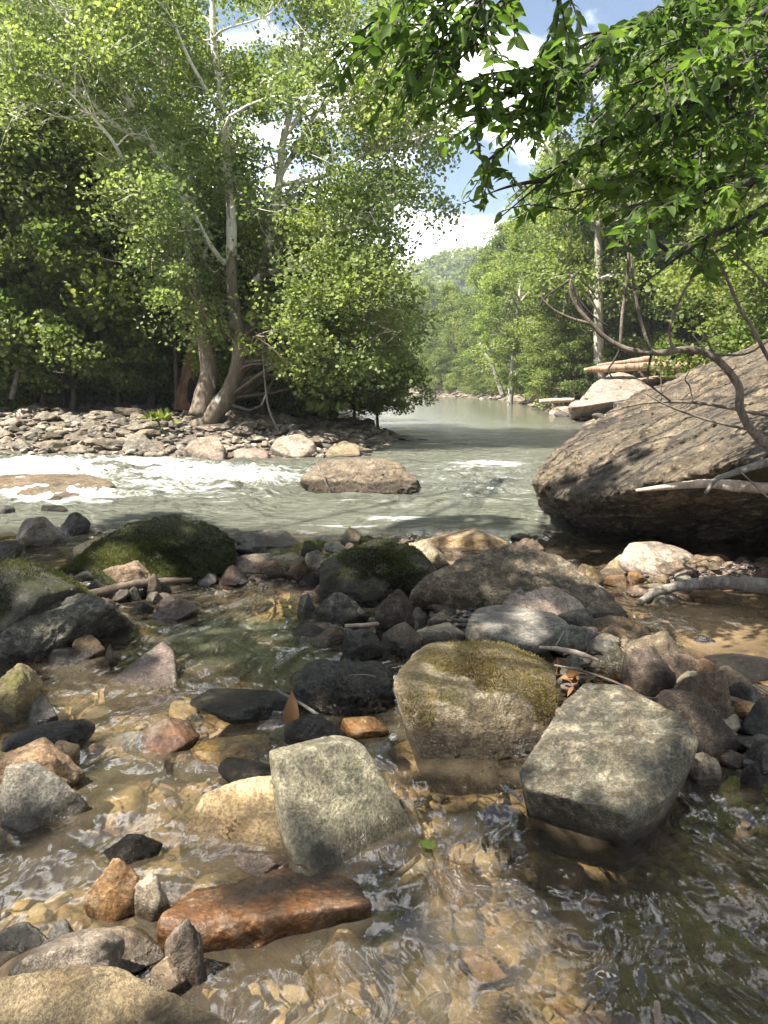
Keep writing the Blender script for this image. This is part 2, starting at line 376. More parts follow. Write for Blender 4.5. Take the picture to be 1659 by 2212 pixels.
def build_ground():
    nr, nc = 620, 520
    yy = np.concatenate([np.linspace(-30, .8, 20, endpoint=False), .8 * (900 / .8) ** np.linspace(0, 1, nr - 20)])
    tt = np.linspace(-1, 1, nc); tt = np.sign(tt) * (np.abs(tt) ** 1.35)
    hw = np.where(yy > .8, .95 * yy + 4, 30 * (1 - sstep(-30, .8, yy)) + 4.8)
    X = tt[None] * hw[:, None]; Y = np.repeat(yy[:, None], nc, 1)
    Z = gz(X, Y)
    V = np.stack([X, Y, Z], -1).reshape(-1, 3)
    V[:, 2] += .012 * fbm(V * 9, 3, 21) * (V[:, 1] < 40)
    i = np.arange(nr - 1)[:, None] * nc; j = np.arange(nc - 1)[None]
    Fq = np.stack([i + j, i + j + 1, i + nc + j + 1, i + nc + j], -1).reshape(-1, 4)
    g = NT('river_bed_and_banks'); geo = g.n('ShaderNodeNewGeometry'); P = geo.outputs['Position']
    s = g.n('ShaderNodeSeparateXYZ', {0: P})
    vo = g.n('ShaderNodeTexVoronoi', {'Vector': P, 'Scale': 15.0, 'Randomness': 1.0})
    ve = g.n('ShaderNodeTexVoronoi', {'Vector': P, 'Scale': 15.0, 'Randomness': 1.0}, feature='DISTANCE_TO_EDGE').outputs[0]
    rc = g.n('ShaderNodeSeparateColor', {0: vo.outputs['Color']}).outputs[0]
    sand = g.mix(g.ss(g.noise(P, 2.2, 6, .65, .8), .35, .65), (.12, .092, .06), (.38, .295, .19))
    sand = g.mix(.5, sand, g.mix(g.ss(g.noise(P, 30, 5, .75), .35, .65), (.5, .48, .45), (1.5, 1.5, 1.4)), 'MULTIPLY')
    gr = g.n('ShaderNodeValToRGB', {0: rc}); cr = gr.color_ramp
    cr.elements[0].color = (.035, .032, .028, 1); cr.elements[1].color = (.20, .17, .135, 1)
    e = cr.elements.new(.35); e.color = (.15, .12, .10, 1); e = cr.elements.new(.7); e.color = (.17, .125, .09, 1)
    gc = g.mix(g.ss(ve, .10, .0), gr.outputs[0], (.02, .016, .012))
    col = g.mix(g.ss(g.math('ADD', g.noise(P, 1.1, 4, .6), g.math('MULTIPLY', s.outputs[2], 1.2)), .46, .56), sand, gc)
    soil = g.mix(g.ss(g.noise(P, .8, 6, .7), .4, .6), (.045, .05, .02), (.10, .085, .05))
    col = g.mix(g.ss(s.outputs[2], .75, 1.1), col, soil)
    h = g.math('ADD', g.math('MULTIPLY', g.ss(ve, .0, .25), .7), g.noise(P, 24, 4, .7))
    bp = g.n('ShaderNodeBump', {'Strength': .7, 'Distance': .03, 'Height': h})
    m = g.out(g.n('ShaderNodeBsdfPrincipled', {'Base Color': col, 'Roughness': .75, 'Normal': bp}))
    tag(ob('ground', mesh_np('ground', V, Fq, m)), kind='structure')
build_ground()

# ------------------------------------------------------------------ water
FOAM_GLINT = [(1130, 1085, 200, 12, .42), (760, 965, 0.1, 1, 0), (350, 1060, 330, 40, .55), (930, 960, 180, 8, .25), (60, 1035, 230, 42, 1.0), (300, 1005, 170, 18, .95), (430, 1030, 190, 26, .9), (130, 1075, 190, 26, .95), (560, 1045, 260, 22, .62), (700, 1025, 200, 14, .55), (480, 1075, 300, 22, .5),
        (1060, 1004, 125, 11, .85), (1010, 1018, 220, 18, .45), (740, 1137, 120, 11, .78), (860, 1120, 90, 8, .8), (660, 1152, 50, 8, .7), (1190, 1107, 36, 7, .9), (980, 1120, 260, 16, .42), (780, 1080, 300, 20, .35), (1100, 1050, 150, 20, .3),
        (440, 1483, 60, 14, .85), (290, 1606, 120, 24, .75), (560, 1546, 90, 12, .8), (400, 1560, 120, 18, .45), (480, 1648, 140, 18, .55), (770, 1505, 90, 42, .6), (800, 1440, 60, 16, .6), (430, 1826, 70, 9, .6),  # creek patches: froth and sun sparkle, both painted white
        (1430, 1392, 80, 16, .6), (1290, 1235, 80, 20, .45), (900, 1400, 50, 10, .6), (700, 1470, 80, 20, .35), (250, 1190, 80, 16, .5), (250, 1150, 60, 9, .4), (640, 1790, 60, 10, .3), (240, 1985, 50, 7, .6), (1400, 2000, 400, 120, .12), (480, 1255, 60, 6, .3)]
SED = [(1520, 1350, 230, 90, 1.0)]

def build_water():
    nr, nc = 780, 560
    yy = .9 * (230 / .9) ** np.linspace(0, 1, nr)
    tt = np.linspace(-1, 1, nc)
    hw = .62 * yy + 1.2
    X = tt[None] * hw[:, None]; Y = np.repeat(yy[:, None], nc, 1)
    X = X.ravel(); Y = Y.ravel()
    P = np.stack([X, Y, X * 0], 1)
    foam_glint = emask(X, Y, FOAM_GLINT); foam_glint = np.where(Y < 7.8, np.minimum(foam_glint * .95, .70), np.minimum(foam_glint * 1.12, 1.1))
    sed = emask(X, Y, SED)
    riv = sstep(7.6, 9.2, Y + .35 * fbm(P * .6, 2, 4))
    pool = emask(X, Y, [(500, 1380, 260, 90, .75), (300, 1170, 300, 40, .6), (1100, 1160, 200, 25, .5)])
    turb = np.maximum(riv * (.97 - .25 * sstep(18, 40, Y)), np.maximum(pool * .95, .21 + .68 * (1 - np.exp(-np.maximum(-gz(X, Y) - .13, 0) * 5))))
    turb = np.maximum(turb, sed * .62)
    rap = emask(X, Y, [(80, 1040, 330, 60, 1.0), (450, 1035, 330, 45, .8), (900, 1040, 500, 50, .35)])
    S = P * np.array([1.1, 2.0, 1])
    warp = fbm(P * .5, 2, 8)[:, None] * .8
    z = .012 * fbm(P * np.array([2.0, 4.2, 1]) + warp, 4, 31) * sstep(60, 10, Y)
    z += rap * (.19 * fbm(S * .9 + warp, 4, 33, ridged=True, gain=.5) - .05)
    sw = np.sin((Y * 3.6 + .9 * fbm(P * .55, 3, 61)) * 1.0 + .25 * X) 
    z += rap * .05 * sw * (.5 + .5 * fbm(P * .7, 2, 62)) * (Y > 8)
    foam_glint = np.where(Y > 8, np.clip(foam_glint * .78 + .26 * rap * np.clip(z * 8, -1.0, 1.0), 0, 1.15), foam_glint)
    z += foam_glint * np.where(Y > 8, 0, .016) * fbm(P * 14, 3, 35)
    z += np.where(Y < 8, 1, 0) * (.006 * fbm(P * np.array([9, 5, 1]) + warp, 3, 37) + .004 * fbm(P * 3.1 + warp, 2, 38))
    z += emask(X, Y, [(120, 1030, 150, 20, .10), (560, 1550, 140, 14, .04), (300, 1600, 110, 14, .035), (790, 1480, 80, 26, .05), (300, 1990, 60, 20, .0)])
    z -= emask(X, Y, [(40, 1080, 200, 16, .05)])
    V = np.stack([X, Y, z], 1)
    i = np.arange(nr - 1)[:, None] * nc; j = np.arange(nc - 1)[None]
    Fq = np.stack([i + j, i + j + 1, i + nc + j + 1, i + nc + j], -1).reshape(-1, 4)
    g = NT('stream_water'); geo = g.n('ShaderNodeNewGeometry'); Pn = geo.outputs['Position']
    att = lambda k: g.n('ShaderNodeAttribute', attribute_name=k).outputs['Fac']
    fo, tu, se, rv = att('foam_glint'), att('turb'), att('sed'), att('riv')
    wv = g.n('ShaderNodeTexNoise', {'Vector': Pn, 'Scale': 1.2, 'Detail': 2.0}).outputs[1]
    wp = g.n('ShaderNodeVectorMath', {0: Pn, 1: g.n('ShaderNodeVectorMath', {0: wv, 1: (.7, .7, 0)}, operation='MULTIPLY').outputs[0]}, operation='ADD').outputs[0]
    st = g.n('ShaderNodeMapping', {'Vector': wp, 'Scale': (1.0, 2.0, 1), 'Rotation': (0, 0, .25)}).outputs[0]
    st2 = g.n('ShaderNodeMapping', {'Vector': wp, 'Scale': (2.4, 1.0, 1), 'Rotation': (0, 0, .5)}).outputs[0]
    hb = g.mix(rv, g.math('ADD', g.math('MULTIPLY', g.noise(st2, 2.2, 2, .5, .6), 1.7), g.math('MULTIPLY', g.noise(st2, 7.5, 2, .5, .4), .34)), g.math('ADD', g.noise(st, 4, 5, .62), g.math('MULTIPLY', g.noise(st, 1.3, 2), 1.2)))
    bp = g.n('ShaderNodeBump', {'Strength': 1.0, 'Distance': g.n('ShaderNodeAttribute', attribute_name='wave').outputs['Fac'], 'Height': hb})
    tintc = g.mix(se, (.92, .86, .72), (.92, .84, .68))
    tr = g.n('ShaderNodeBsdfTransparent', {'Color': tintc})
    murk = g.mix(se, g.mix(g.math('MAXIMUM', rv, g.ss(tu, .3, .6)), g.mix(g.ss(tu, .35, .75), (.125, .102, .072), (.042, .041, .03)), g.mix(rv, (.10, .105, .07), (.125, .132, .105))), (.38, .27, .155))
    df = g.n('ShaderNodeBsdfDiffuse', {'Color': murk, 'Normal': bp})
    body = g.n('ShaderNodeMixShader', {0: tu, 1: tr, 2: df})
    gl = g.n('ShaderNodeBsdfGlossy', {'Color': (1, 1, 1), 'Roughness': g.math('ADD', .01, g.math('MULTIPLY', rv, .05)), 'Normal': bp})
    fr = g.n('ShaderNodeFresnel', {'IOR': 1.5, 'Normal': bp}).outputs[0]
    sh = g.n('ShaderNodeMixShader', {0: g.math('MULTIPLY', fr, 1.0, clamp=True), 1: body, 2: gl})
    # foam: broken white froth, on the creek also sun sparkle painted white
    fs = g.n('ShaderNodeMapping', {'Vector': wp, 'Scale': (.75, 2.2, 1), 'Rotation': (0, 0, .12)}).outputs[0]
    fn = g.mix(rv, g.math('ADD', g.math('MULTIPLY', g.noise(st2, 60, 6, .85, .6), .70), g.math('MULTIPLY', g.noise(st2, 9, 4, .6), .30)),
               g.math('ADD', g.math('MULTIPLY', g.noise(fs, 2.2, 6, .72, .7), .65), g.math('MULTIPLY', g.noise(fs, 12, 5, .8, .5), .35)))
    thr = g.math('SUBTRACT', .70, g.math('MULTIPLY', fo, .34))
    fm = g.math('MULTIPLY', g.ss(g.math('SUBTRACT', fn, thr), -.05, .09), g.math('ADD', .55, g.math('MULTIPLY', rv, .40)))
    fm = g.math('MULTIPLY', fm, g.ss(fo, .03, .2))
    fd = g.n('ShaderNodeBsdfPrincipled', {'Base Color': g.mix(g.noise(fs, 6, 5, .7), (.26, .29, .27), (.62, .64, .63)), 'Roughness': .5, 'Normal': g.n('ShaderNodeBump', {'Strength': .8, 'Distance': .05, 'Height': fn})})
    sh = g.n('ShaderNodeMixShader', {0: fm, 1: sh, 2: fd})
    m = g.out(sh)
    me = mesh_np('water', V, Fq, m, attrs={'wave': -.072 * (1 - riv) * (1 - np.clip(.42 + 1.1 * fbm(P * 1.1 + warp * .5, 3, 91), .12, 1.25)) + .072 + .16 * riv * sstep(34, 16, Y) + .10 * foam_glint - .04 * sstep(20, 45, Y), 'foam_glint': foam_glint, 'turb': turb, 'sed': sed, 'riv': riv})
    tag(ob('water', me), kind='structure')
build_water()

# ------------------------------------------------------------------ rocks
_ico = {}
def ico(sub):
    if sub not in _ico:
        bm = bmesh.new(); bmesh.ops.create_icosphere(bm, subdivisions=sub, radius=1.0)
        V = np.array([v.co[:] for v in bm.verts]); Fc = np.array([[v.index for v in f.verts] for f in bm.faces]); bm.free()
        V /= np.linalg.norm(V, axis=1)[:, None]
        _ico[sub] = (V, Fc)
    return _ico[sub]

def hull_planes(P):
    bm = bmesh.new()
    for p in P: bm.verts.new(p)
    r = bmesh.ops.convex_hull(bm, input=bm.verts)
    bm.normal_update()
    c = P.mean(0); out = []
    for f in bm.faces:
        n = np.array(f.normal[:]); h = n @ (np.array(f.verts[0].co[:]) - c)
        if h < 0: n, h = -n, -h
        if f.calc_area() < 1e-5: continue
        for q in out:
            if q[0] @ n > .985: break
        else: out.append((n, h))
    bm.free()
    return c, np.array([q[0] for q in out]), np.array([max(q[1], .02) for q in out])

def solid_from_points(P, sub=5, p=14, amp=.03, seed=0, strata=None, oct=5, ridged=.35, chips=12):
    """rounded polyhedron through the given corner points, with a chipped noisy skin"""
    P = np.asarray(P, float)
    lo, hi = P.min(0), P.max(0); mid = (lo + hi) / 2; half = (hi - lo) / 2 + 1e-4
    Q = (P - mid) / half
    c, N, H = hull_planes(Q); p = p * 2.6
    D, Fc = ico(sub)
    rc_ = np.random.RandomState(seed + 71); E = rc_.normal(size=(chips, 3)); E /= np.linalg.norm(E, axis=1)[:, None]
    sup = ((Q - c) @ E.T).max(0) * rc_.uniform(.84, .98, chips)
    N = np.vstack([N, E]); H = np.concatenate([H, np.maximum(sup, .05)])
    dots = np.maximum(D @ N.T / H[None], 0)
    r = 1 / (dots ** p).sum(1) ** (1 / p)
    r *= 2 ** (1 / p) * .99
    V = (c + D * r[:, None]) * half + mid
    size = float(np.cbrt(half.prod()))
    cen = c * half + mid
    dirn = V - cen; dirn /= np.linalg.norm(dirn, axis=1)[:, None]
    n = fbm((V / size) * 1.3 + seed * 3.1, oct, seed) + ridged * fbm((V / size) * 3.0 + seed, 4, seed + 9, ridged=True, gain=.6)
    V = V + dirn * (n * amp * size)[:, None]
    if strata is not None:
        sd, fr, am = strata; sd = np.array(sd, float); sd /= np.linalg.norm(sd)
        w = (V @ sd) * fr + 1.1 * fbm(V * fr * .22, 3, seed + 3) + .0
        k = np.abs(np.sin(w * np.pi)); q = 0.5 + 0.5 * perlin(V * fr * .35, seed + 5)
        groove = -(1 - k) ** 4 * sstep(.3, .6, q)
        w2 = w * 2.7; saw = (w2 - np.floor(w2))
        V = V + dirn * ((groove * 1.0 + (saw - .5) * .28) * am)[:, None]
    return V, Fc

def rock(name, label, D, pts, mat, cat='boulder', z0=-.03, sub=6, p=14, amp=.035, seed=None, deep=.22, group=None, strata=None, extra=None, yref=None, back=1.0, ridged=.35):
    """pts: (u, v) = corner on the ground line at height z0; (u, v, k) = corner k*D metres behind the front"""
    base = [on_z(q[0], q[1], z0) for q in pts if len(q) == 2]
    yf = yref if yref is not None else min(b[1] for b in base)
    top = [at_y(q[0], q[1], yf + q[2] * D) for q in pts if len(q) == 3]
    P = base + [b - np.array([0, 0, deep]) for b in base] + top
    A = np.array(P); xm, xM = A[:, 0].min(), A[:, 0].max(); xc = (xm + xM) / 2
    s = .80
    yb = max(yf + D, A[:, 1].max() + .0)
    P += [np.array([xc + (xm - xc) * s, yb, z0 - deep]), np.array([xc + (xM - xc) * s, yb, z0 - deep])]
    if extra: P += [np.array(e, float) for e in extra]
    sd = seed if seed is not None else int(abs(pts[0][0] * 7 + pts[0][1])) % 997
    V, Fc = solid_from_points(P, sub, p, amp, sd, strata, ridged=ridged)
    o3 = np.array([V[:, 0].mean(), V[:, 1].mean(), max(z0, -.1)])
    o = ob(name, mesh_np(name, V - o3, Fc, M[mat]), loc=o3)
    return tag(o, label, cat, group)

T_MID = np.array([(0, 0, 0), (.48, .30, .10), (.34, .78, .06), (0, 1, -.06), (-.34, .78, .06), (-.48, .30, .10)]); F_MID = np.array([(0, 1, 2, 3), (0, 3, 4, 5)])
T_OV = np.array([(0, 0, 0), (0, .3, -.02), (0, .65, -.07), (0, 1.05, -.2), (.17, .12, .05), (.27, .38, .06), (.17, .72, -.02), (-.17, .12, .05), (-.27, .38, .06), (-.17, .72, -.02)])
F_OV = np.array([(0, 4, 1), (4, 5, 1), (5, 2, 1), (5, 6, 2), (6, 3, 2), (0, 1, 7), (7, 1, 8), (8, 1, 2), (8, 2, 9), (9, 2, 3)])
T_BL = np.array([(-.03, 0, 0), (.03, 0, 0), (.02, .55, .05), (-.02, .55, .05), (0, 1, .0)]); F_BL = np.array([(0, 1, 2), (0, 2, 3), (3, 2, 4)])
# lobed leaf (near sycamore)
T_LO = np.array([(0, 0, 0), (.30, .02, .04), (.52, .36, .08), (.30, .42, .02), (.34, .80, .05), (.10, .66, 0), (0, 1, -.05), (-.10, .66, 0), (-.34, .80, .05), (-.30, .42, .02), (-.52, .36, .08), (-.30, .02, .04), (0, .4, -.02)])
F_LO = np.array([(12, i, (i + 1) % 12) for i in range(12)])

def leafgeo(P, size, r, T, Fc, up=.6, tdir=None, rnd=None, tw=1.0):
    n = len(P)
    N = r.normal(size=(n, 3)) * .6; N[:, 2] += up; N /= np.linalg.norm(N, axis=1)[:, None]
    t = r.normal(size=(n, 3)) * tw if tdir is None else tdir + r.normal(size=(n, 3)) * .45 * tw
    t -= (t * N).sum(1)[:, None] * N; t /= np.linalg.norm(t, axis=1)[:, None] + 1e-9
    b = np.cross(t, N); s = size[:, None, None]
    V = P[:, None] + s * (T[None, :, 0:1] * b[:, None] + T[None, :, 1:2] * t[:, None] + T[None, :, 2:3] * N[:, None])
    k = len(T); FF = (Fc[None] + (np.arange(n) * k)[:, None, None]).reshape(-1, Fc.shape[1])
    a = np.repeat(r.random_sample(n) if rnd is None else rnd, k)
    return V.reshape(-1, 3), FF, a


def moss_fuzz(o, n, size, nzmin=.15, nthr=0.0, freq=3.0, mat='mossfuzz', seed=1):
    me = o.data; k = len(me.vertices)
    V = np.zeros(k * 3, np.float32); me.vertices.foreach_get('co', V); V = V.reshape(-1, 3)
    N = np.zeros(k * 3, np.float32); me.vertex_normals.foreach_get('vector', N); N = N.reshape(-1, 3)
    W = V + np.array(o.location)
    m = fbm(W * freq, 4, 55 + seed) + .6 * N[:, 2]
    idx = np.nonzero((N[:, 2] > nzmin) & (m > nthr) & (W[:, 2] > .05))[0]
    r = np.random.RandomState(seed)
    if not len(idx): return
    idx = r.choice(idx, n); sp = math.sqrt(4 * math.pi * (np.ptp(V, axis=0).prod() ** (1 / 3) / 2) ** 2 / k)
    P = V[idx] + r.normal(size=(n, 3)) * sp * .6; P = P - N[idx] * sp * .05
    A, FF, a = leafgeo(P, size * (.5 + r.random_sample(n)), r, T_BL * (3.2, 1, 1), F_BL, .3, tdir=N[idx] * 1.1 + (0, 0, .1), rnd=np.clip(.5 + .8 * fbm(W[idx] * 2.2, 3, 9) + .2 * r.normal(size=n), 0, 1), tw=1.0)
    ob('moss', mesh_np('moss', A, FF, M[mat], attrs={'rnd': a}), o)

B = 'boulder'
def face_rock(name, label, tri, outline, shifts, mat, sub=7, p=26, amp=.02, seed=1, strata=None, chips=5):
    A, B_, C = [at_y(*t) for t in tri]; n = np.cross(B_ - A, C - A)
    o = np.array([0, 0, CAMH]); P = []
    for (u, v) in outline:
        d = ray(u, v); P.append(o + d * ((A - o) @ n) / (d @ n))
    P = np.array(P); c = P.mean(0); allp = [P]
    for (sh, sc_) in shifts: allp.append(c + (P - c) * sc_ + np.array(sh))
    V, Fc = solid_from_points(np.vstack(allp), sub, p, amp, seed, strata, chips=chips)
    o3 = np.array([V[:, 0].mean(), V[:, 1].mean(), 0])
    return tag(ob(name, mesh_np(name, V - o3, Fc, M[mat]), loc=o3), label, 'boulder')
# --- the largest stones, by their corners
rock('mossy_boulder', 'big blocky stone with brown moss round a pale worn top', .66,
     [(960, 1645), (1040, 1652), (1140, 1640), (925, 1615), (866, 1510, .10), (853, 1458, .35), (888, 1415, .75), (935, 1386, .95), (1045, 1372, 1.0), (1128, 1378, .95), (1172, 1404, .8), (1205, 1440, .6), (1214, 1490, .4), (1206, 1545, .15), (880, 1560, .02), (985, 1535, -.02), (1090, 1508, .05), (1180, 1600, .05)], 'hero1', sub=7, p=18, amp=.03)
face_rock('pale_boulder', 'big square pale lichened stone leaning over dark water, right of the mossy block', [(1124, 1660, 2.66), (1372, 1754, 2.40), (1332, 1478, 3.10)],
     [(1262, 1474), (1334, 1476), (1456, 1536), (1512, 1586), (1498, 1640), (1450, 1706), (1374, 1758), (1308, 1744), (1208, 1716), (1130, 1692), (1120, 1657), (1170, 1602), (1218, 1513)], [((.02, .08, -.11), .97), ((.04, .20, -.50), .72)], 'hero2', seed=11)
face_rock('standing_slab', 'thick olive grey slab standing on edge, its thin left side pale', [(645, 1892, 2.30), (872, 1760, 2.62), (596, 1648, 2.55)],
     [(645, 1892), (872, 1760), (848, 1722), (824, 1672), (784, 1614), (742, 1604), (650, 1630), (594, 1642), (602, 1700), (640, 1925), (900, 1790)], [((-.045, .10, -.01), .97), ((-.02, .16, -.25), 1.0)], 'hero3', seed=12)
rock('cream_slab', 'cracked cream slab sloping into the water, leaning against the olive standing slab', .30,
     [(388, 1820), (480, 1832), (560, 1838), (625, 1850), (425, 1745, .45), (452, 1690, .8), (525, 1678, .95), (590, 1668, 1.0), (615, 1730, .7)], 'cream', sub=6, p=22, amp=.03, deep=.12)
rock('orange_wet_rock', 'long glistening orange rock, half sunk in shallow water below the standing slab', .50,
     [(330, 2040), (480, 2090), (640, 2070), (760, 2010), (350, 1970, .35), (450, 1915, .7), (580, 1888, .9), (680, 1880, .95), (728, 1868, 1.0), (785, 1908, .7), (803, 1955, .4), (345, 2010, .1), (620, 1960, .35), (450, 1975, .35)], 'wetorange', z0=-.10, sub=7, p=7, amp=.085, yref=1.90, ridged=.25)
rock('front_boulder', 'broad sunlit tan boulder filling the bottom left corner', .48,
     [(-250, 2560), (200, 2620), (560, 2560), (-150, 2100, .95), (0, 2084, 1.0), (110, 2078, 1.0), (215, 2082, 1.0), (290, 2108, .95), (360, 2154, .85), (435, 2186, .75), (520, 2225, .6), (200, 2250, .6), (0, 2300, .5)], 'front', z0=.0, sub=7, p=16, amp=.03, yref=1.25)
rock('ridge_boulder', 'long humped brown boulder with a sunken saddle, behind the flat grey slab', .55,
     [(895, 1308), (1000, 1318), (1120, 1318), (1250, 1325), (1362, 1342), (886, 1270, .12), (905, 1245, .35), (955, 1236, .5), (1000, 1200, .8), (1040, 1184, .95), (1075, 1182, 1.0), (1150, 1187, 1.0), (1195, 1200, .95), (1262, 1245, .7), (1335, 1304, .3)], 'ridge', z0=.0, sub=7, p=11, amp=.10)
rock('moss_boulder', 'large pyramid boulder coated in dark green moss at the river edge', 1.05,
     [(185, 1268), (300, 1268), (430, 1256), (503, 1238), (118, 1240), (185, 1193, .35), (262, 1150, .6), (322, 1110, .9), (350, 1103, .95), (436, 1122, 1.0), (468, 1148, .8), (500, 1188, .45)], 'moss', z0=.02, sub=7, p=12, amp=.075, strata=((.4, .3, .85), 5, .06))
rock('mossy_rock', 'low dark mossy rock running out of the left edge', .9,
     [(-60, 1400), (60, 1340), (180, 1290), (-60, 1205, .9), (45, 1212, .9), (125, 1242, .8), (178, 1275, .5), (95, 1285, .1)], 'mossdark', z0=.04, sub=6, p=9, amp=.06)
rock('lichen_rock', 'knobbly grey rock spotted with white lichen, below the low mossy rock', .55,
     [(-10, 1422), (80, 1378), (205, 1340), (245, 1322), (10, 1362, .2), (75, 1306, .7), (150, 1288, .9), (212, 1293, .9), (246, 1306, .5)], 'lichen', z0=.03, sub=7, p=8, amp=.09, ridged=.6)
rock('mossy_boulder', 'dark knobbly boulder patched with moss behind the round scaly stone', .75,
     [(695, 1292), (800, 1300), (905, 1275), (945, 1250), (693, 1240, .15), (705, 1205, .5), (765, 1172, .9), (835, 1162, 1.0), (905, 1195, .7), (945, 1230, .4)], 'mossdark', z0=.03, sub=7, p=8, amp=.10)
rock('fin_rock', 'thin purplish rock standing like a shark fin out of the stream', .35,
     [(225, 1490), (300, 1500), (378, 1500), (235, 1470, .3), (300, 1414, .7), (352, 1378, .95), (372, 1390, 1.0), (380, 1440, .5)], 'pink', z0=-.03, sub=6, p=24, amp=.03)
rock('black_wet_rock', 'black glistening rock with water pouring off its right side', .38,
     [(640, 1545), (740, 1560), (835, 1548), (636, 1500, .1), (646, 1455, .6), (690, 1432, .9), (760, 1428, 1.0), (830, 1440, .9), (850, 1500, .4)], 'wetdark', z0=-.02, sub=6, p=9, amp=.11, ridged=.7)
rock('pink_brown_slab', 'smooth pink brown slab lying in front of the humped boulder', .45,
     [(1085, 1330), (1160, 1345), (1262, 1335), (1085, 1298, .3), (1128, 1259, .9), (1170, 1253, 1.0), (1212, 1276, .8), (1272, 1308, .35)], 'pink', z0=.04, p=18, sub=5)
rock('flat_grey_slab', 'wide flat blue grey slab directly behind the big mossy block', .75,
     [(1010, 1372), (1060, 1400), (1145, 1418), (1235, 1385), (1005, 1352, .2), (1030, 1314, .85), (1110, 1300, 1.0), (1182, 1314, .95), (1235, 1348, .3), (1145, 1396, .0)], 'grey', z0=.03, p=22, sub=6, amp=.02)
rock('pale_flat_rock', 'largest pale pink flat rock under the dark face of the huge boulder', .7,
     [(1345, 1222), (1425, 1246), (1480, 1232), (1338, 1205, .2), (1360, 1176, .8), (1405, 1169, 1.0), (1465, 1177, .95), (1503, 1199, .5)], 'pale', z0=.04, p=20, sub=6)

for o in list(COL.objects):
    lb = o.get('label', '')
    if 'pyramid boulder' in lb: moss_fuzz(o, 60000, .017, -.15, -.35, 3, 'mossfuzz', 1)
    elif 'big blocky stone' in lb: moss_fuzz(o, 16000, .011, -.6, .50, 2.2, 'mossbrown', 2)
    elif 'low dark mossy rock' in lb: moss_fuzz(o, 22000, .016, .0, .30, 3, 'mossfuzz', 3)
    elif 'dark knobbly boulder' in lb: moss_fuzz(o, 26000, .015, .0, .30, 3, 'mossfuzz', 4)
# --- the huge layered boulder on the right
hb = [at_y(1156, 1040, 8.7), at_y(1158, 1072, 8.5), at_y(1178, 1000, 9.0), at_y(1278, 922, 9.8), at_y(1430, 840, 10.5), at_y(1600, 765, 11.2), at_y(1700, 722, 11.3), at_y(1950, 610, 11),
      at_y(1190, 1105, 8.2), at_y(1330, 1080, 7.0), at_y(1450, 1045, 6.3), at_y(1659, 985, 5.8), at_y(2000, 930, 5.5),
      on_z(1238, 1155, -.25), on_z(1300, 1175, -.25), on_z(1450, 1190, -.25), on_z(1659, 1200, -.25), on_z(2050, 1220, -.25), np.array([3.0, 12.5, -.3]), np.array([9, 13, -.3]), np.array([9, 12.5, 2.5])]
V, Fc = solid_from_points(hb, 8, 12, .030, 3, strata=((-.42, .45, .78), 1.6, .12))
V = V + (V - V.mean(0)) / np.linalg.norm(V - V.mean(0), axis=1)[:, None] * (.045 * fbm(V * np.array([2.8, 2.8, 3.4]), 5, 77, ridged=True, gain=.62))[:, None]
o3 = np.array([4.2, 9.5, 0.0])
tag(ob('layered_boulder', mesh_np('layered_boulder', V - o3, Fc, M['huge']), loc=o3), 'huge cracked layered boulder overhanging the water at the right edge', B)

# --- the rock in mid river, the rock slab under the rapid
rock('river_boulder', 'brown oblong boulder alone in the middle of the river', 1.3,
     [(672, 1060), (740, 1072), (800, 1070), (880, 1066), (900, 1058), (650, 1030, .3), (660, 1006, .75), (700, 998, .9), (780, 992, 1.0), (834, 988, 1.0), (864, 1006, .8), (902, 1050, .1)], 'mid', z0=.0, sub=7, p=9, amp=.085, ridged=.6)
rock('rapid_rock', 'flat wet rock with white water pouring over it in the left rapid', 1.8,
     [(-60, 1084), (120, 1086), (240, 1070), (-60, 1036, .6), (40, 1021, 1.0), (190, 1019, 1.0), (246, 1046, .4)], 'brown', z0=.0, sub=6, p=12, amp=.06)

# --- far right shore boulders
yb0 = on_z(1240, 912)[1]
lo_ = [at_y(1228, 882, yb0), at_y(1232, 868, yb0 + .6), at_y(1262, 864, yb0 + 1.5), at_y(1410, 848, yb0 + 2), at_y(1450, 850, yb0 + 1), on_z(1240, 911, -.2), on_z(1300, 917, -.2), on_z(1420, 900, -.2), np.array([17, yb0 + 5, .8]), np.array([9, yb0 + 5, -.2])]
up_ = [at_y(1262, 866, yb0 + 1.4), at_y(1280, 833, yb0 + 2.4), at_y(1318, 806, yb0 + 3.6), at_y(1352, 803, yb0 + 3.8), at_y(1378, 826, yb0 + 3.4), at_y(1415, 842, yb0 + 3), at_y(1420, 860, yb0 + 1.2), at_y(1300, 872, yb0 + .9), np.array([15, yb0 + 6, .2]), np.array([9.5, yb0 + 6, .2])]
mb = MB()
for k, pp in enumerate((lo_, up_)):
    V, Fc = solid_from_points(pp, 6, 18, .03, 40 + k, strata=((-.1, 0, 1), 2.2, .10)); mb.add(V, Fc)
me = mb.mesh('stepped_boulder', M['farpink']); o3 = np.array([11.5, yb0 + 2, 0.])
me.transform(__import__('mathutils').Matrix.Translation(-o3))
tag(ob('stepped_boulder', me, loc=o3), 'big sunlit pinkish stepped boulder on the far right shore', B)
rock('shore_boulder', 'pale boulder between the stepped boulder and the far end of the layered one', 2.5, [(1380, 850), (1470, 850), (1392, 815, .5), (1430, 800, .9), (1478, 806, .9)], 'farpink', z0=.9, sub=5, deep=.8, yref=36)
rock('shore_boulder', 'rounded tan boulder on the right shore left of the stepped boulder', 3.0, [(1150, 873), (1205, 878), (1152, 850, .3), (1165, 837, .7), (1200, 838, .7), (1215, 855, .4)], 'farpink', sub=5, deep=.4)
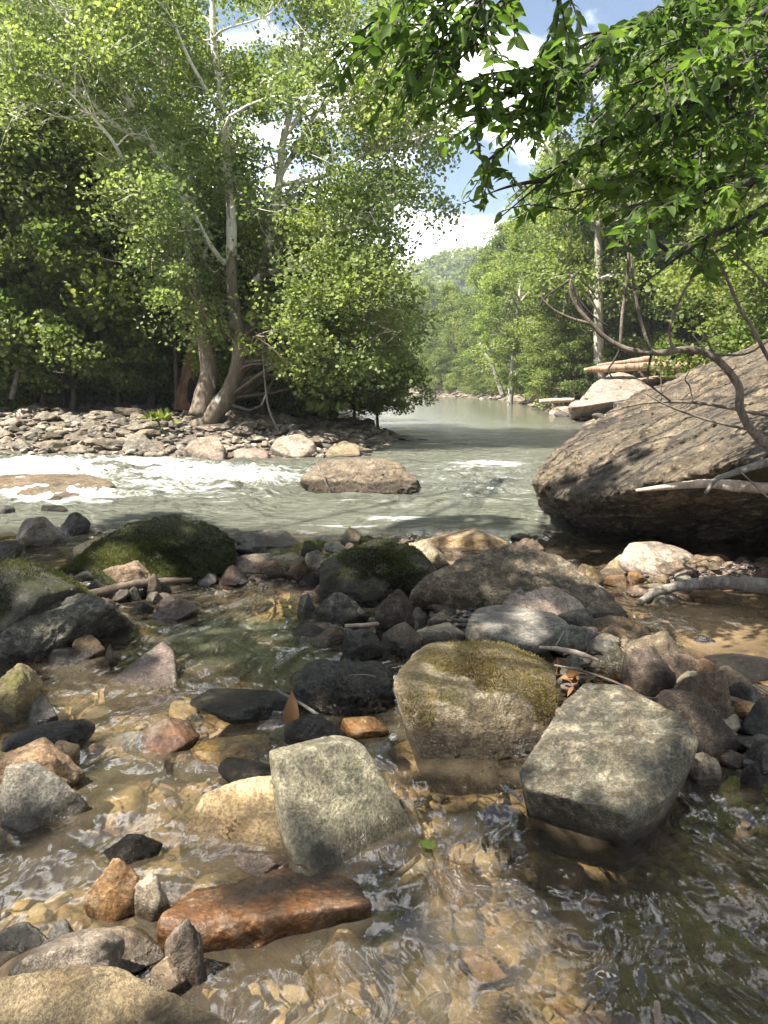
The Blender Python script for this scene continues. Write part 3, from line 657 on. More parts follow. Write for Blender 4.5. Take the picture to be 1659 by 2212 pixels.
rock('shore_boulder', 'low whitish boulder on the right shore beside the leaning white trunk', 3.0, [(1100, 868), (1148, 869), (1112, 853, .5), (1145, 852, .7)], 'pale', sub=5, deep=.4)
rock('shore_slab', 'flat pale slab running into the water left of the stepped boulder', 4.0, [(1190, 892), (1235, 893), (1200, 876, .6), (1240, 872, .8)], 'farpink', sub=5, deep=.3)

# --- boulders at the front of the stony bar
rock('bar_boulder', 'pinkish boulder splashed by the rapid at the edge of the stony bar', 1.0, [(395, 985), (440, 994), (482, 996), (398, 966, .4), (425, 941, .8), (466, 938, .9), (484, 965, .4)], 'pink', z0=.02, sub=5, p=10)
rock('bar_boulder', 'largest rounded pale boulder at the front edge of the stony bar', 1.3, [(588, 983), (650, 990), (684, 985), (583, 965, .3), (602, 943, .8), (646, 932, 1), (682, 950, .7)], 'pale', z0=.02, sub=5, p=9)
rock('bar_boulder', 'low pinkish block just left of the largest pale bar boulder', .9, [(500, 995), (578, 998), (502, 975, .5), (540, 967, .9), (580, 972, .7)], 'pink', z0=.0, sub=5)
rock('bar_boulder', 'tan wedge boulder near the right tip of the stony bar', 1.2, [(700, 988), (776, 986), (706, 972, .4), (742, 953, .9), (776, 962, .7)], 'tan', z0=.02, sub=5)
rock('bar_slab', 'dark flat slab at the foot of the sycamore trunks', 1.0, [(380, 947), (470, 950), (385, 930, .6), (425, 922, 1), (470, 926, .9)], 'grey', z0=.22, sub=5, p=18)
rock('bar_boulder', 'pale humped boulder behind the bar near the sawn stump', 1.4, [(636, 903), (690, 905), (640, 884, .5), (665, 874, .9), (690, 882, .6)], 'tan', z0=.4, sub=5)
rock('bar_boulder', 'large pale rounded boulder at the left edge of the stony bar', 1.6, [(-30, 888), (38, 889), (-20, 866, .6), (12, 861, .9), (38, 872, .5)], 'lichen', z0=.7, sub=5)

# --- stones given as left, right, bottom and top of their outline
SV = []
for k in range(16):
    r_ = np.random.RandomState(100 + k)
    n = 6 + k % 5
    pts = r_.normal(size=(n, 3)); pts /= np.linalg.norm(pts, axis=1)[:, None]
    pts *= (1, .85, .62 if k % 3 else .40); pts = np.vstack([pts, [(.8, 0, -.3), (-.8, .1, -.3), (0, .7, -.3), (0, -.7, -.3), (.1, .1, .5), (-.1, 0, -.5)]])
    V, Fc = solid_from_points(pts, 5, 12 + (k * 5) % 14, .06, 200 + k, ridged=.5)
    lo, hi = V.min(0), V.max(0); V = (V - (lo + hi) / 2) / (hi - lo)   # unit box
    SV.append((V, Fc))
_sm = {}
def svmesh(k, mat, sub=None):
    if (k, mat) not in _sm: _sm[(k, mat)] = mesh_np('stone', SV[k][0], SV[k][1], M[mat])
    return _sm[(k, mat)]
_si = [0]
def stone(u0, u1, vt, vb, mat, label, name='rock', cat='rock', group=None, z0=0.0, dr=.8, rot=None, k=None, tilt=0, sink=.28):
    a = on_z((u0 + u1) / 2, vb, z0); dist = math.hypot(a[1], CAMH - z0)
    w = (u1 - u0) / F * dist; hp = (vb - vt) / F * dist
    al = math.atan2(CAMH - z0, a[1]); D = w * dr
    H = (hp - D * math.sin(al) * .62) / math.cos(al)
    H = max(H, hp * .45, w * .14)
    if z0 <= -.08: H = min(H, -z0 * .8 + .02 + .05 * (z0 < -.15)); sink = .5
    _si[0] += 1; kk = k if k is not None else (_si[0] * 7 + 3) % 16
    tot = H / (1 - sink)
    o = ob(name, svmesh(kk, mat))
    o.scale = (w * 1.04, D, tot); o.location = (a[0], a[1] + D * .46, z0 - tot * sink + tot / 2)
    o.rotation_euler = (0, tilt, rot if rot is not None else random.Random(_si[0]).uniform(-.22, .22))
    return tag(o, label, cat, group)

ST = [
 (0, 127, 1108, 1182, 'grey', 'angular grey peaked rock at the left edge beside the rapids', {}),
 (108, 182, 1104, 1156, 'dark', 'smooth dark round rock between the peaked rock and the moss boulder', {}),
 (76, 136, 1090, 1112, 'wetdark', 'small black rock with white water over it below the left rapid', {}),
 (-20, 24, 1090, 1116, 'dark', 'dark rock cut by the left edge below the rapid', {}),
 (140, 236, 1162, 1216, 'wettan', 'flat tan rock awash just left of the moss boulder', {}),
 (-30, 34, 1165, 1205, 'dark', 'dark wet slab at the left edge above the low mossy rock', {}),
 (214, 330, 1208, 1272, 'tan', 'rough pale tan rock at the foot of the moss boulder', {}),
 (320, 408, 1206, 1256, 'lichen', 'rough grey rock at the foot of the moss boulder, its right neighbour', {}),
 (142, 165, 1238, 1275, 'dark', 'small dark rock tucked at the left foot of the moss boulder', {}),
 (172, 222, 1250, 1296, 'dark', 'dark upright stone left of the rough tan rock', {}),
 (303, 350, 1238, 1292, 'brown', 'rusty brown upright stone in front of the moss boulder', {}),
 (55, 155, 1338, 1400, 'orange', 'orange brown block in the water under the lichen rock', {}),
 (155, 224, 1370, 1422, 'brown', 'brown and slate wet stone right of the orange block', {}),
 (219, 248, 1393, 1438, 'brown', 'small upright brown stone standing in the pool', {}),
 (318, 420, 1290, 1342, 'brown', 'dark brown wedge stone at the head of the pool', {}),
 (264, 302, 1266, 1298, 'grey', 'small grey triangular stone by the driftwood', {}),
 (310, 352, 1276, 1305, 'grey', 'slate grey block left of the brown wedge stone', {}),
 (265, 325, 1298, 1330, 'lichen', 'greenish low stone left of the brown wedge stone', {}),
 (340, 368, 1262, 1285, 'dark', 'blue wet pointed stone among the cobbles', {}),
 (-30, 74, 1436, 1560, 'mossyellow', 'mossy yellow brown rock on the left edge of the stream', {'dr': .8}),
 (40, 120, 1505, 1585, 'dark', 'black rock at the foot of the yellow mossy rock', {}),
 (-10, 165, 1560, 1640, 'wetdark', 'low black wet rock at the left edge above the orange rock', {}),
 (-40, 146, 1608, 1730, 'orange', 'orange and dark split rock at the left edge', {'dr': .7}),
 (-30, 152, 1664, 1795, 'grey', 'rumpled grey rock in front of the orange split rock', {'dr': .6}),
 (95, 160, 1600, 1650, 'wettan', 'small wet tan rock right of the orange split rock', {}),
 (182, 285, 1876, 1992, 'wettan', 'square tan and black rock standing in shallow water', {'dr': .7}),
 (276, 362, 1905, 1992, 'pale', 'pale crumpled rock beside the square tan rock', {'dr': .6}),
 (148, 328, 2020, 2106, 'tan', 'sunlit chipped tan rock behind the front boulder', {'dr': .7}),
 (-30, 100, 2010, 2100, 'dark', 'dark rock at the left edge behind the front boulder', {}),
 (60, 170, 2020, 2110, 'dark', 'dark block between the left edge and the chipped tan rock', {}),
 (298, 388, 2086, 2160, 'tan', 'tan split stone beside the front boulder', {}),
 (348, 432, 2022, 2140, 'brown', 'long reddish brown stone leaning beside the orange rock', {'rot': -.6}),
 (502, 628, 1856, 1902, 'brown', 'low brown wet stone just above the orange rock', {}),
 (430, 530, 1990, 2060, 'dark', 'dark submerged stone at the left end of the orange rock', {'z0': -.1}),
 (478, 642, 1140, 1184, 'dark', 'dark layered slab stack at the river edge right of the moss boulder', {'k': 3}),
 (505, 572, 1168, 1200, 'dark', 'smooth slate stone in front of the dark slab stack', {}),
 (480, 530, 1142, 1165, 'brown', 'low brown slab at the left end of the dark slab stack', {}),
 (504, 592, 1192, 1236, 'tan', 'pale rough rock right of the moss boulder', {}),
 (570, 668, 1192, 1236, 'mossyellow', 'low olive mossy rock right of the pale rough rock', {}),
 (648, 696, 1168, 1204, 'moss', 'small bright mossy rock left of the balanced grey slabs', {}),
 (734, 782, 1137, 1180, 'mossyellow', 'yellow green mossy rounded rock at the river edge', {}),
 (770, 812, 1155, 1180, 'moss', 'dark mossy stone right of the yellow mossy rock', {}),
 (664, 732, 1154, 1182, 'grey', 'smooth grey stone at the waterline left of the yellow mossy rock', {}),
 (698, 752, 1168, 1196, 'grey', 'upper of two balanced grey slabs on the knobbly mossy boulder', {'z0': .22}),
 (660, 712, 1186, 1228, 'grey', 'lower of two balanced grey slabs left of the knobbly mossy boulder', {'z0': .12}),
 (740, 770, 1172, 1192, 'brown', 'small brown stone right of the balanced grey slabs', {'z0': .15}),
 (672, 760, 1228, 1290, 'red', 'rust red stone at the left foot of the knobbly mossy boulder', {}),
 (668, 792, 1280, 1348, 'lichen', 'round scaly grey green stone at the right of the pool', {'k': 5, 'dr': .7}),
 (638, 684, 1278, 1336, 'dark', 'dark stone behind the left side of the round scaly stone', {}),
 (668, 742, 1354, 1398, 'brown', 'brown striped flat stone below the round scaly stone', {}),
 (738, 830, 1358, 1430, 'wetdark', 'glossy black angular rock in the trickle below the round scaly stone', {}),
 (810, 898, 1272, 1372, 'red', 'rough dark upright rock left of the humped boulder', {'dr': .6}),
 (828, 912, 1344, 1414, 'brown', 'rounded brown grey rock above the mossy block', {}),
 (858, 905, 1390, 1420, 'wetdark', 'small wet brown stone touching the mossy block top left', {}),
 (905, 1024, 1346, 1400, 'grey', 'low grey slab behind the mossy block, left of the flat slab', {}),
 (950, 1006, 1304, 1342, 'pale', 'small white stone at the foot of the humped boulder', {}),
 (925, 955, 1326, 1356, 'brown', 'small rounded red brown stone left of the small white stone', {}),
 (1078, 1140, 1262, 1312, 'red', 'dark red stone left of the pink brown slab', {'z0': .03}),
 (1208, 1316, 1312, 1380, 'dark', 'blue grey block right of the flat slab', {'z0': .03}),
 (1282, 1422, 1326, 1388, 'brown', 'brown speckled low rock at the end of the humped boulder', {'z0': .03}),
 (1306, 1366, 1346, 1396, 'brown', 'leaning brown wedge right of the blue grey block', {'z0': .05}),
 (1272, 1328, 1368, 1412, 'grey', 'small leaning grey stone right of the flat slab', {'z0': .05}),
 (1288, 1370, 1388, 1470, 'lichen', 'whitish eroded stone left of the round rusty stone', {'z0': .05}),
 (1378, 1508, 1362, 1445, 'brown', 'striped brown rock at the edge of the tan pool', {'z0': .03}),
 (1358, 1468, 1398, 1512, 'brown', 'round rusty brown stone in the rock pile', {'z0': .06, 'k': 8, 'dr': .8}),
 (1208, 1284, 1408, 1448, 'grey', 'square grey stone right of the mossy block', {'z0': .05}),
 (1208, 1284, 1440, 1484, 'grey', 'grey stone behind the square pale boulder, by the thin stick', {'z0': .04}),
 (1215, 1260, 1470, 1500, 'brown', 'rusty chip of stone between the mossy and the pale boulder', {'z0': .03}),
 (1444, 1532, 1422, 1476, 'dark', 'blue grey stone right of the round rusty stone', {'z0': .04}),
 (1458, 1604, 1450, 1562, 'brown', 'large smooth brown rock in the right rock pile', {'z0': .05, 'dr': .7}),
 (1528, 1652, 1442, 1522, 'tan', 'tan ridged rock at the right end of the rock pile', {'z0': .03}),
 (1424, 1618, 1502, 1650, 'red', 'rough dark red rock behind the square pale boulder', {'z0': .02, 'dr': .7}),
 (1494, 1566, 1628, 1698, 'tan', 'small sunlit tan cube stone right of the pale boulder', {}),
 (1608, 1690, 1508, 1595, 'dark', 'dark blue rock on the right edge', {}),
 (1610, 1655, 1652, 1706, 'wetdark', 'small black wet stone near the right edge', {}),
 (1600, 1690, 1590, 1640, 'dark', 'dark stone on the right edge under the blue rock', {}),
 (1560, 1620, 1620, 1660, 'brown', 'brown flat stone at the foot of the dark red rock', {}),
 (1235, 1306, 1218, 1276, 'brown', 'purple brown block at the right end of the humped boulder', {}),
 (1304, 1378, 1196, 1246, 'tan', 'tan tilted slab left of the largest pale flat rock', {}),
 (1484, 1582, 1200, 1256, 'tan', 'tan slab right of the largest pale flat rock', {}),
 (1568, 1620, 1208, 1246, 'pink', 'pink angular slab near the right edge under the layered boulder', {}),
 (1606, 1700, 1228, 1256, 'pale', 'pale slab cut by the right edge above the fallen grey branch', {}),
 (1360, 1400, 1234, 1262, 'orange', 'orange cobble in front of the largest pale flat rock', {}),
 (1405, 1460, 1240, 1268, 'orange', 'second orange cobble, nearer the fallen grey branch', {}),
 (1450, 1500, 1240, 1262, 'pink', 'pink cobble under the right end of the pale flat rock', {}),
 (1305, 1365, 1240, 1268, 'orange', 'wet rusty cobble at the left of the orange cobbles', {}),
 (1505, 1615, 1270, 1310, 'orange', 'wet orange stone below the fallen grey branch', {}),
 (1400, 1490, 1272, 1310, 'pale', 'wet pale stone under the fallen grey branch', {}),
 (1360, 1420, 1262, 1292, 'pink', 'pink flat stone left end of the fallen grey branch', {}),
 (1500, 1720, 1408, 1475, 'wetdark', 'long black wet rock at the lower edge of the tan pool', {}),
 (858, 978, 1160, 1232, 'pale', 'pale pink smooth rock between the knobbly mossy and humped boulders', {}),
 (932, 1118, 1140, 1200, 'tan', 'long low tan rock with a green tuft at the river edge', {'k': 4}),
 (1104, 1152, 1150, 1168, 'dark', 'small dark stone lying in the river riffle', {}),
 (1108, 1180, 1162, 1200, 'brown', 'brown rock behind the humped boulder', {}),
 (255, 410, 1550, 1630, 'wetorange', 'orange dome of rock awash in the stream', {'z0': .0, 'sink': .4}),
 (405, 592, 1590, 1662, 'wettan', 'tan ledge awash upstream of the standing slab', {'z0': -.01, 'sink': .4}),
 (455, 610, 1650, 1705, 'wetdark', 'black rock peeping behind the cream slab', {'z0': .03}),
 (200, 325, 1805, 1880, 'wetdark', 'dark rounded rock barely breaking the water', {'z0': -.01}),
 (736, 832, 1550, 1602, 'wettan', 'yellowish wet rock below the black wet rock', {}),
 (400, 620, 1492, 1562, 'wetdark', 'dark ledge across the stream above the splashes', {'z0': .02}),
 (610, 740, 1545, 1630, 'wetdark', 'dark wet stone behind the standing slab', {'z0': .02}),
 (930, 1040, 1830, 1960, 'wettan', 'sunlit stone under the ripples right of the standing slab', {'z0': -.12}),
 (540, 620, 1500, 1535, 'orange', 'rusty stone by the thin stick in the stream', {'z0': -.02}),
 (80, 200, 1400, 1450, 'dark', 'dark stone awash left of the fin rock', {'z0': -.03}),
 (520, 680, 1905, 1990, 'wettan', 'tan sunken stone below the orange rock', {'z0': -.25}),
 (640, 800, 2040, 2180, 'wettan', 'sunken tan stone near the bottom middle', {'z0': -.18}),
 (450, 560, 2130, 2240, 'brown', 'sunken brown stone right of the front boulder', {'z0': -.12}),
]
for (a, b, c, d, m, lab, kw) in ST: stone(a, b, c, d, m, lab, **kw)

# --- repeats: cobbles of the bar, small stones of the near gravel, sunken stones
def in_frame(p):
    u, v = proj(p[None]); return -40 < u[0] < 1700 and -40 < v[0] < 2250

def scatter(n, sampler, size, name, label, cat, group, mat, rnd, ratio=(.25, .5), mind=.55, prev=None, sink=.3, keys=None):
    pts = [] if prev is None else prev; out = []
    tries = 0
    while len(out) < n and tries < n * 30:
        tries += 1
        x, y = sampler(rnd); s = size(rnd)
        if any((x - q[0]) ** 2 + (y - q[1]) ** 2 < (mind * (s + q[2]) / 2) ** 2 for q in pts): continue
        pts.append((x, y, s)); out.append((x, y, s))
    out.sort(key=lambda q: -q[2] / q[1])
    xs = np.array([q[0] for q in out]); ys = np.array([q[1] for q in out]); zs = gz(xs, ys)
    for (x, y, s), z in zip(out, zs):
        k = rnd.choice(keys) if keys else rnd.randrange(16); h = s * rnd.uniform(*ratio)
        o = ob(name, svmesh(k, mat))
        o.scale = (s * rnd.uniform(.85, 1.15), s * rnd.uniform(.6, .95), h)
        o.rotation_euler = (rnd.uniform(-.2, .2), rnd.uniform(-.25, .25), rnd.uniform(0, 6.28))
        o.location = (x, y, z + h * (.5 - sink))
        tag(o, label, cat, group)
    return pts

def img_sampler(u0, u1, v0, v1, z=0.0, ok=None):
    def f(r):
        for _ in range(50):
            p = on_z(r.uniform(u0, u1), r.uniform(v0, v1), z)
            if ok is None or ok(p): return p[0], p[1]
        return p[0], p[1]
    return f
on_bar = lambda p: sdf(np.array([[p[0], p[1]]]), LEFT)[0] > -.15
rn = random.Random(3)
pb = scatter(85, img_sampler(0, 330, 918, 992, .15, on_bar), lambda r: .42 + .7 * r.random() ** 2.0, 'cobble', 'weathered flat cobble on the stony bar left of the sycamore', 'cobble', 'cobbles on the left part of the stony bar', 'cob', rn)
pb = scatter(95, img_sampler(330, 860, 925, 992, .15, on_bar), lambda r: .32 + .6 * r.random() ** 2.2, 'cobble', 'grey or brown cobble on the water side of the bar before the sycamore', 'cobble', 'cobbles on the front of the stony bar', 'cob', rn, prev=pb)
pb = scatter(110, img_sampler(0, 820, 885, 925, .55, on_bar), lambda r: .4 + .7 * r.random() ** 2.5, 'cobble', 'cobble at the back of the stony bar under the leafy edge', 'cobble', 'cobbles on the back of the stony bar', 'cob', rn, prev=pb)

def stuff_stones(name, label, cat, n, sampler, size, mat, r, sub=3, zoff=0.0):
    mb = MB(); lows = []
    for k in range(8):
        rr = np.random.RandomState(500 + k); pts = rr.normal(size=(12, 3)); pts /= np.linalg.norm(pts, axis=1)[:, None]
        V, Fc = solid_from_points(pts * (1, .8, .45), sub, 12, .06, 300 + k, oct=3)
        lows.append((V / 2, Fc))
    P = [sampler(r) for _ in range(n)]
    Z = gz(np.array([p[0] for p in P]), np.array([p[1] for p in P]))
    for (x, y), z in zip(P, Z):
        V, Fc = lows[r.randrange(8)]; s = size(r, y); a = r.uniform(0, 6.28); t = r.uniform(-.3, .3)
        V = V * (s, s * .85, s * .9)
        V = np.stack([V[:, 0] * math.cos(t) - V[:, 2] * math.sin(t), V[:, 1], V[:, 0] * math.sin(t) + V[:, 2] * math.cos(t)], 1)
        V = np.stack([V[:, 0] * math.cos(a) - V[:, 1] * math.sin(a), V[:, 0] * math.sin(a) + V[:, 1] * math.cos(a), V[:, 2]], 1)
        mb.add(V + (x, y, z + s * .08 + zoff), Fc, np.full(len(V), r.random()))
    return tag(ob(name, mb.mesh(name, M[mat])), label, cat, kind='stuff')

def rock_mat_rnd(name, cols, wet, scale, dull=1.0):
    g = NT(name); geo = g.n('ShaderNodeNewGeometry'); P = geo.outputs['Position']
    a = g.n('ShaderNodeAttribute', attribute_name='rnd').outputs['Fac']
    rp = g.n('ShaderNodeValToRGB', {0: a}); cr = rp.color_ramp; cr.interpolation = 'CONSTANT'
    cr.elements[0].color = cols[0] + (1,); cr.elements[1].color = cols[-1] + (1,); cr.elements[1].position = 1 - 1 / len(cols)
    for k, c in enumerate(cols[1:-1]):
        e = cr.elements.new((k + 1) / len(cols)); e.color = c + (1,)
    n2 = g.noise(P, scale * 4, 5, .7)
    col = g.mix(.7, rp.outputs[0], g.mix(g.ss(n2, .35, .65), (.55, .55, .55), (1.4, 1.38, 1.3)), 'MULTIPLY')
    z = g.n('ShaderNodeSeparateXYZ', {0: P}).outputs[2]; wm = g.ss(z, wet + .02, wet - .02)
    col = g.mix(wm, col, g.mix(1.0, col, (.5, .47, .44), 'MULTIPLY'))
    bp = g.n('ShaderNodeBump', {'Strength': .5, 'Distance': .02, 'Height': n2})
    return g.out(g.n('ShaderNodeBsdfPrincipled', {'Base Color': col, 'Roughness': g.math('SUBTRACT', .8, g.math('MULTIPLY', wm, .55)), 'Normal': bp}))
M['stuffcob'] = rock_mat_rnd('small_cobbles', [(.10, .09, .075), (.17, .15, .125), (.22, .19, .155), (.13, .105, .085), (.28, .245, .20), (.07, .065, .06)], .02, 3)
M['stuffpeb'] = rock_mat_rnd('small_gravel', [(.06, .055, .05), (.11, .09, .072), (.17, .135, .10), (.12, .08, .055), (.22, .19, .15), (.075, .075, .073)], .02, 8)
M['stuffsub'] = rock_mat_rnd('sunken_gravel', [(.15, .12, .085), (.25, .195, .125), (.34, .275, .18), (.22, .15, .09), (.09, .08, .065), (.30, .26, .19)], -2, 6)
rn = random.Random(8)
stuff_stones('bar_gravel', 'mass of small grey cobbles filling the stony bar between the larger ones', 'cobbles', 2600, img_sampler(-40, 880, 872, 996, .3, on_bar), lambda r, y: .12 + .3 * r.random() ** 2, 'stuffcob', rn, zoff=.02)
zones = [(420, 680, 1215, 1285, 75, 'small wet stone in the gravel right of the moss boulder', 'stones in the gravel right of the moss boulder'),
         (600, 1000, 1165, 1245, 44, 'small stone on the gravel between the knobbly mossy boulder and the river', 'stones by the river edge'),
         (1180, 1520, 1340, 1520, 60, 'small stone wedged in the rock pile right of the mossy block', 'stones in the rock pile'),
         (1500, 1659, 1500, 1700, 30, 'small stone at the right edge beside the dark red rock', 'stones at the right edge'),
         (1290, 1659, 1225, 1275, 46, 'small pinkish stone around the fallen grey branch', 'stones under the huge boulder'),
         (0, 480, 1255, 1340, 44, 'small stone in the wet gravel below the moss boulder', 'stones below the moss boulder'),
         (0, 430, 2040, 2160, 16, 'small stone in the shallows behind the front boulder', 'stones behind the front boulder'),
         (600, 960, 1280, 1450, 50, 'small dark stone in the trickle left of the mossy block', 'stones in the trickle')]
for (u0, u1, v0, v1, n, lab, grp) in zones:
    scatter(n, img_sampler(u0, u1, v0, v1), lambda r: .08 + .24 * r.random() ** 2.2, 'small_stone', lab, 'stone', grp, 'peb', rn, ratio=(.3, .6), mind=.7, sink=.25)
mats = ['dark', 'brown', 'grey', 'brown', 'wetdark', 'red', 'tan']
for (u0, u1, v0, v1, n, lab, grp) in [(400, 700, 1180, 1290, 26, 'dark angular rock in the jumble right of the moss boulder', 'angular rocks right of the moss boulder'),
        (640, 960, 1270, 1440, 26, 'dark angular wet rock in the trickle between pool and mossy block', 'angular rocks in the trickle'),
        (900, 1300, 1160, 1240, 16, 'angular rock lying by the river behind the humped boulder', 'angular rocks behind the humped boulder'),
        (1180, 1540, 1330, 1500, 30, 'angular rock in the jumbled pile on the right', 'angular rocks in the right pile'),
        (0, 330, 1180, 1420, 24, 'angular rock among the mossy rocks on the left', 'angular rocks on the left'),
        (1280, 1659, 1215, 1300, 18, 'angular slab around the foot of the huge boulder', 'angular slabs under the huge boulder'),
        (1480, 1659, 1480, 1720, 14, 'angular rock in the corner right of the square pale boulder', 'angular rocks by the right edge')]:
    for q_ in range(n // 2):
        scatter(2, img_sampler(u0, u1, v0, v1), lambda r: .16 + .26 * r.random() ** 1.6, 'rock', lab, 'rock', grp, rn.choice(mats), rn, ratio=(.35, .7), mind=.5, sink=.25)
def gravel_pts(n, seed):
    r = np.random.RandomState(seed); U = r.uniform(0, 1659, n * 12); Vv = r.uniform(1140, 1720, n * 12)
    Pp = np.array([on_z(a, b, 0) for a, b in zip(U, Vv)]); Pp = Pp[gz(Pp[:, 0], Pp[:, 1]) > -.07][:n]
    it = iter([(p[0], p[1]) for p in Pp]); return len(Pp), (lambda r_: next(it))
gn, gs = gravel_pts(4200, 12)
stuff_stones('shore_gravel', 'wet mixed gravel between the near rocks', 'gravel', gn, gs, lambda r, y: .03 + .08 * r.random() ** 2, 'stuffpeb', rn)
stuff_stones('sunken_stones', 'brown stones lying on the stream bed under the clear water', 'stones', 620, img_sampler(-30, 1690, 1440, 2250), lambda r, y: .05 + .27 * r.random() ** 2.4, 'stuffsub', rn, sub=4)
stuff_stones('shore_rocks', 'line of pale rocks along the right shore far upstream', 'rocks', 420, lambda r: (lambda t, d: (np.interp(t, [24, 34, 52, 80, 100, 118, 146], [7.5, 8.9, 11, 13.5, 11.5, 7, 2]) + d, t))(24 * (146 / 24) ** r.random(), r.uniform(-.5, 1.6)), lambda r, y: .3 + 1.0 * r.random() ** 2, 'stuffcob', rn)
for (a, b, c, d, lab) in [(860, 905, 940, 952, 'dark flat rock in the river off the tip of the stony bar'), (900, 925, 945, 951, 'small dark rock farthest off the tip of the stony bar'), (752, 800, 975, 986, 'dark wet rock just off the right tip of the stony bar'),
                          (1172, 1200, 884, 889, 'low pale rock in calm water before the stepped boulder'), (822, 832, 860, 865, 'tiny dark rock in the calm river far upstream')]:
    stone(a, b, c, d, 'dark' if 'dark' in lab else 'pink', lab)

# ------------------------------------------------------------------ foliage
def clump_leaves(C, Rd, nper, r, size, flat=.55, shell=.4):
    idx = np.repeat(np.arange(len(C)), nper)
    d = r.normal(size=(len(idx), 3)); d /= np.linalg.norm(d, axis=1)[:, None]
    rad = r.random_sample(len(idx)) ** shell
    P = C[idx] + d * rad[:, None] * Rd[idx, None] * (1, 1, flat)
    P[:, 2] -= .25 * Rd[idx] * (rad ** 2)
    crnd = r.random_sample(len(C))[idx]
    rnd = np.clip(.5 * crnd + .5 * r.random_sample(len(idx)), 0, 1)
    return P, size * (.65 + .7 * r.random_sample(len(idx))), rnd

def attach(mb, stems, C, r, r0=.04, sides=5, frac=1.0, wob=.12):
    """curved branches from the stems to each clump centre"""
    S = np.vstack([s[0] for s in stems]); SR = np.concatenate([s[1] for s in stems])
    for c in C:
        if r.random_sample() > frac: continue
        d = np.linalg.norm(S - c, axis=1) + np.maximum(S[:, 2] - c[2] + .2 * np.hypot(S[:, 0] - c[0], S[:, 1] - c[1]), 0) * 3
        i = d.argmin(); a = S[i]; L = np.linalg.norm(c - a)
        m1 = a + (c - a) * .35 + r.normal(size=3) * L * wob + (0, 0, L * .10); m2 = a + (c - a) * .7 + r.normal(size=3) * L * wob * .7 + (0, 0, L * .08)
        rr = min(SR[i] * .6, r0 + L * .012)
        tube(mb, [a, m1, m2, c], [rr, rr * .6, rr * .35, .008], sides, 9)
        for q in range(2):
            e = c + r.normal(size=3) * .5; tube(mb, [m2, (m2 + e) / 2 + r.normal(size=3) * .1, e], [rr * .4, rr * .25, .006], 4, 5)

def tree_parts(stem_defs, C, Rd, nper, leaf, seed, r0=.04, T=T_MID, Fc=F_MID, frac=1., up=.5, flat=.55, stem_sides=10, rough=.12):
    r = np.random.RandomState(seed); mb = MB(); st = []
    for pts, rad in stem_defs:
        st.append(tube(mb, pts, rad, stem_sides, len(pts) * 6, rough, seed))
    attach(mb, st, C, r, r0, frac=frac)
    P, s, rn_ = clump_leaves(C, Rd, nper, r, leaf, flat)
    V, FF, a = leafgeo(P, s, r, T, Fc, up, rnd=rn_)
    return mb, (V, FF, a)

def make_tree(name, label, cat, loc, mb, lv, bark, leafm, group=None):
    loc = np.array(loc, float)
    root = bpy.data.objects.new(name, None); COL.objects.link(root); root.location = loc
    tag(root, label, cat, group)
    ob('trunk', mb.mesh('trunk', M[bark]), root)
    ob('crown', mesh_np('crown', lv[0], lv[1], M[leafm], attrs={'rnd': lv[2]}), root)
    return root

def copy_tree(src, loc, s, rz, label=None, group=None, leafm=None):
    r = src.copy(); COL.objects.link(r); r.location = loc; r.scale = s; r.rotation_euler = (0, 0, rz)
    if label: r['label'] = label
    if group: r['group'] = group
    for ch in src.children:
        c = ch.copy(); COL.objects.link(c); c.parent = r
    return r

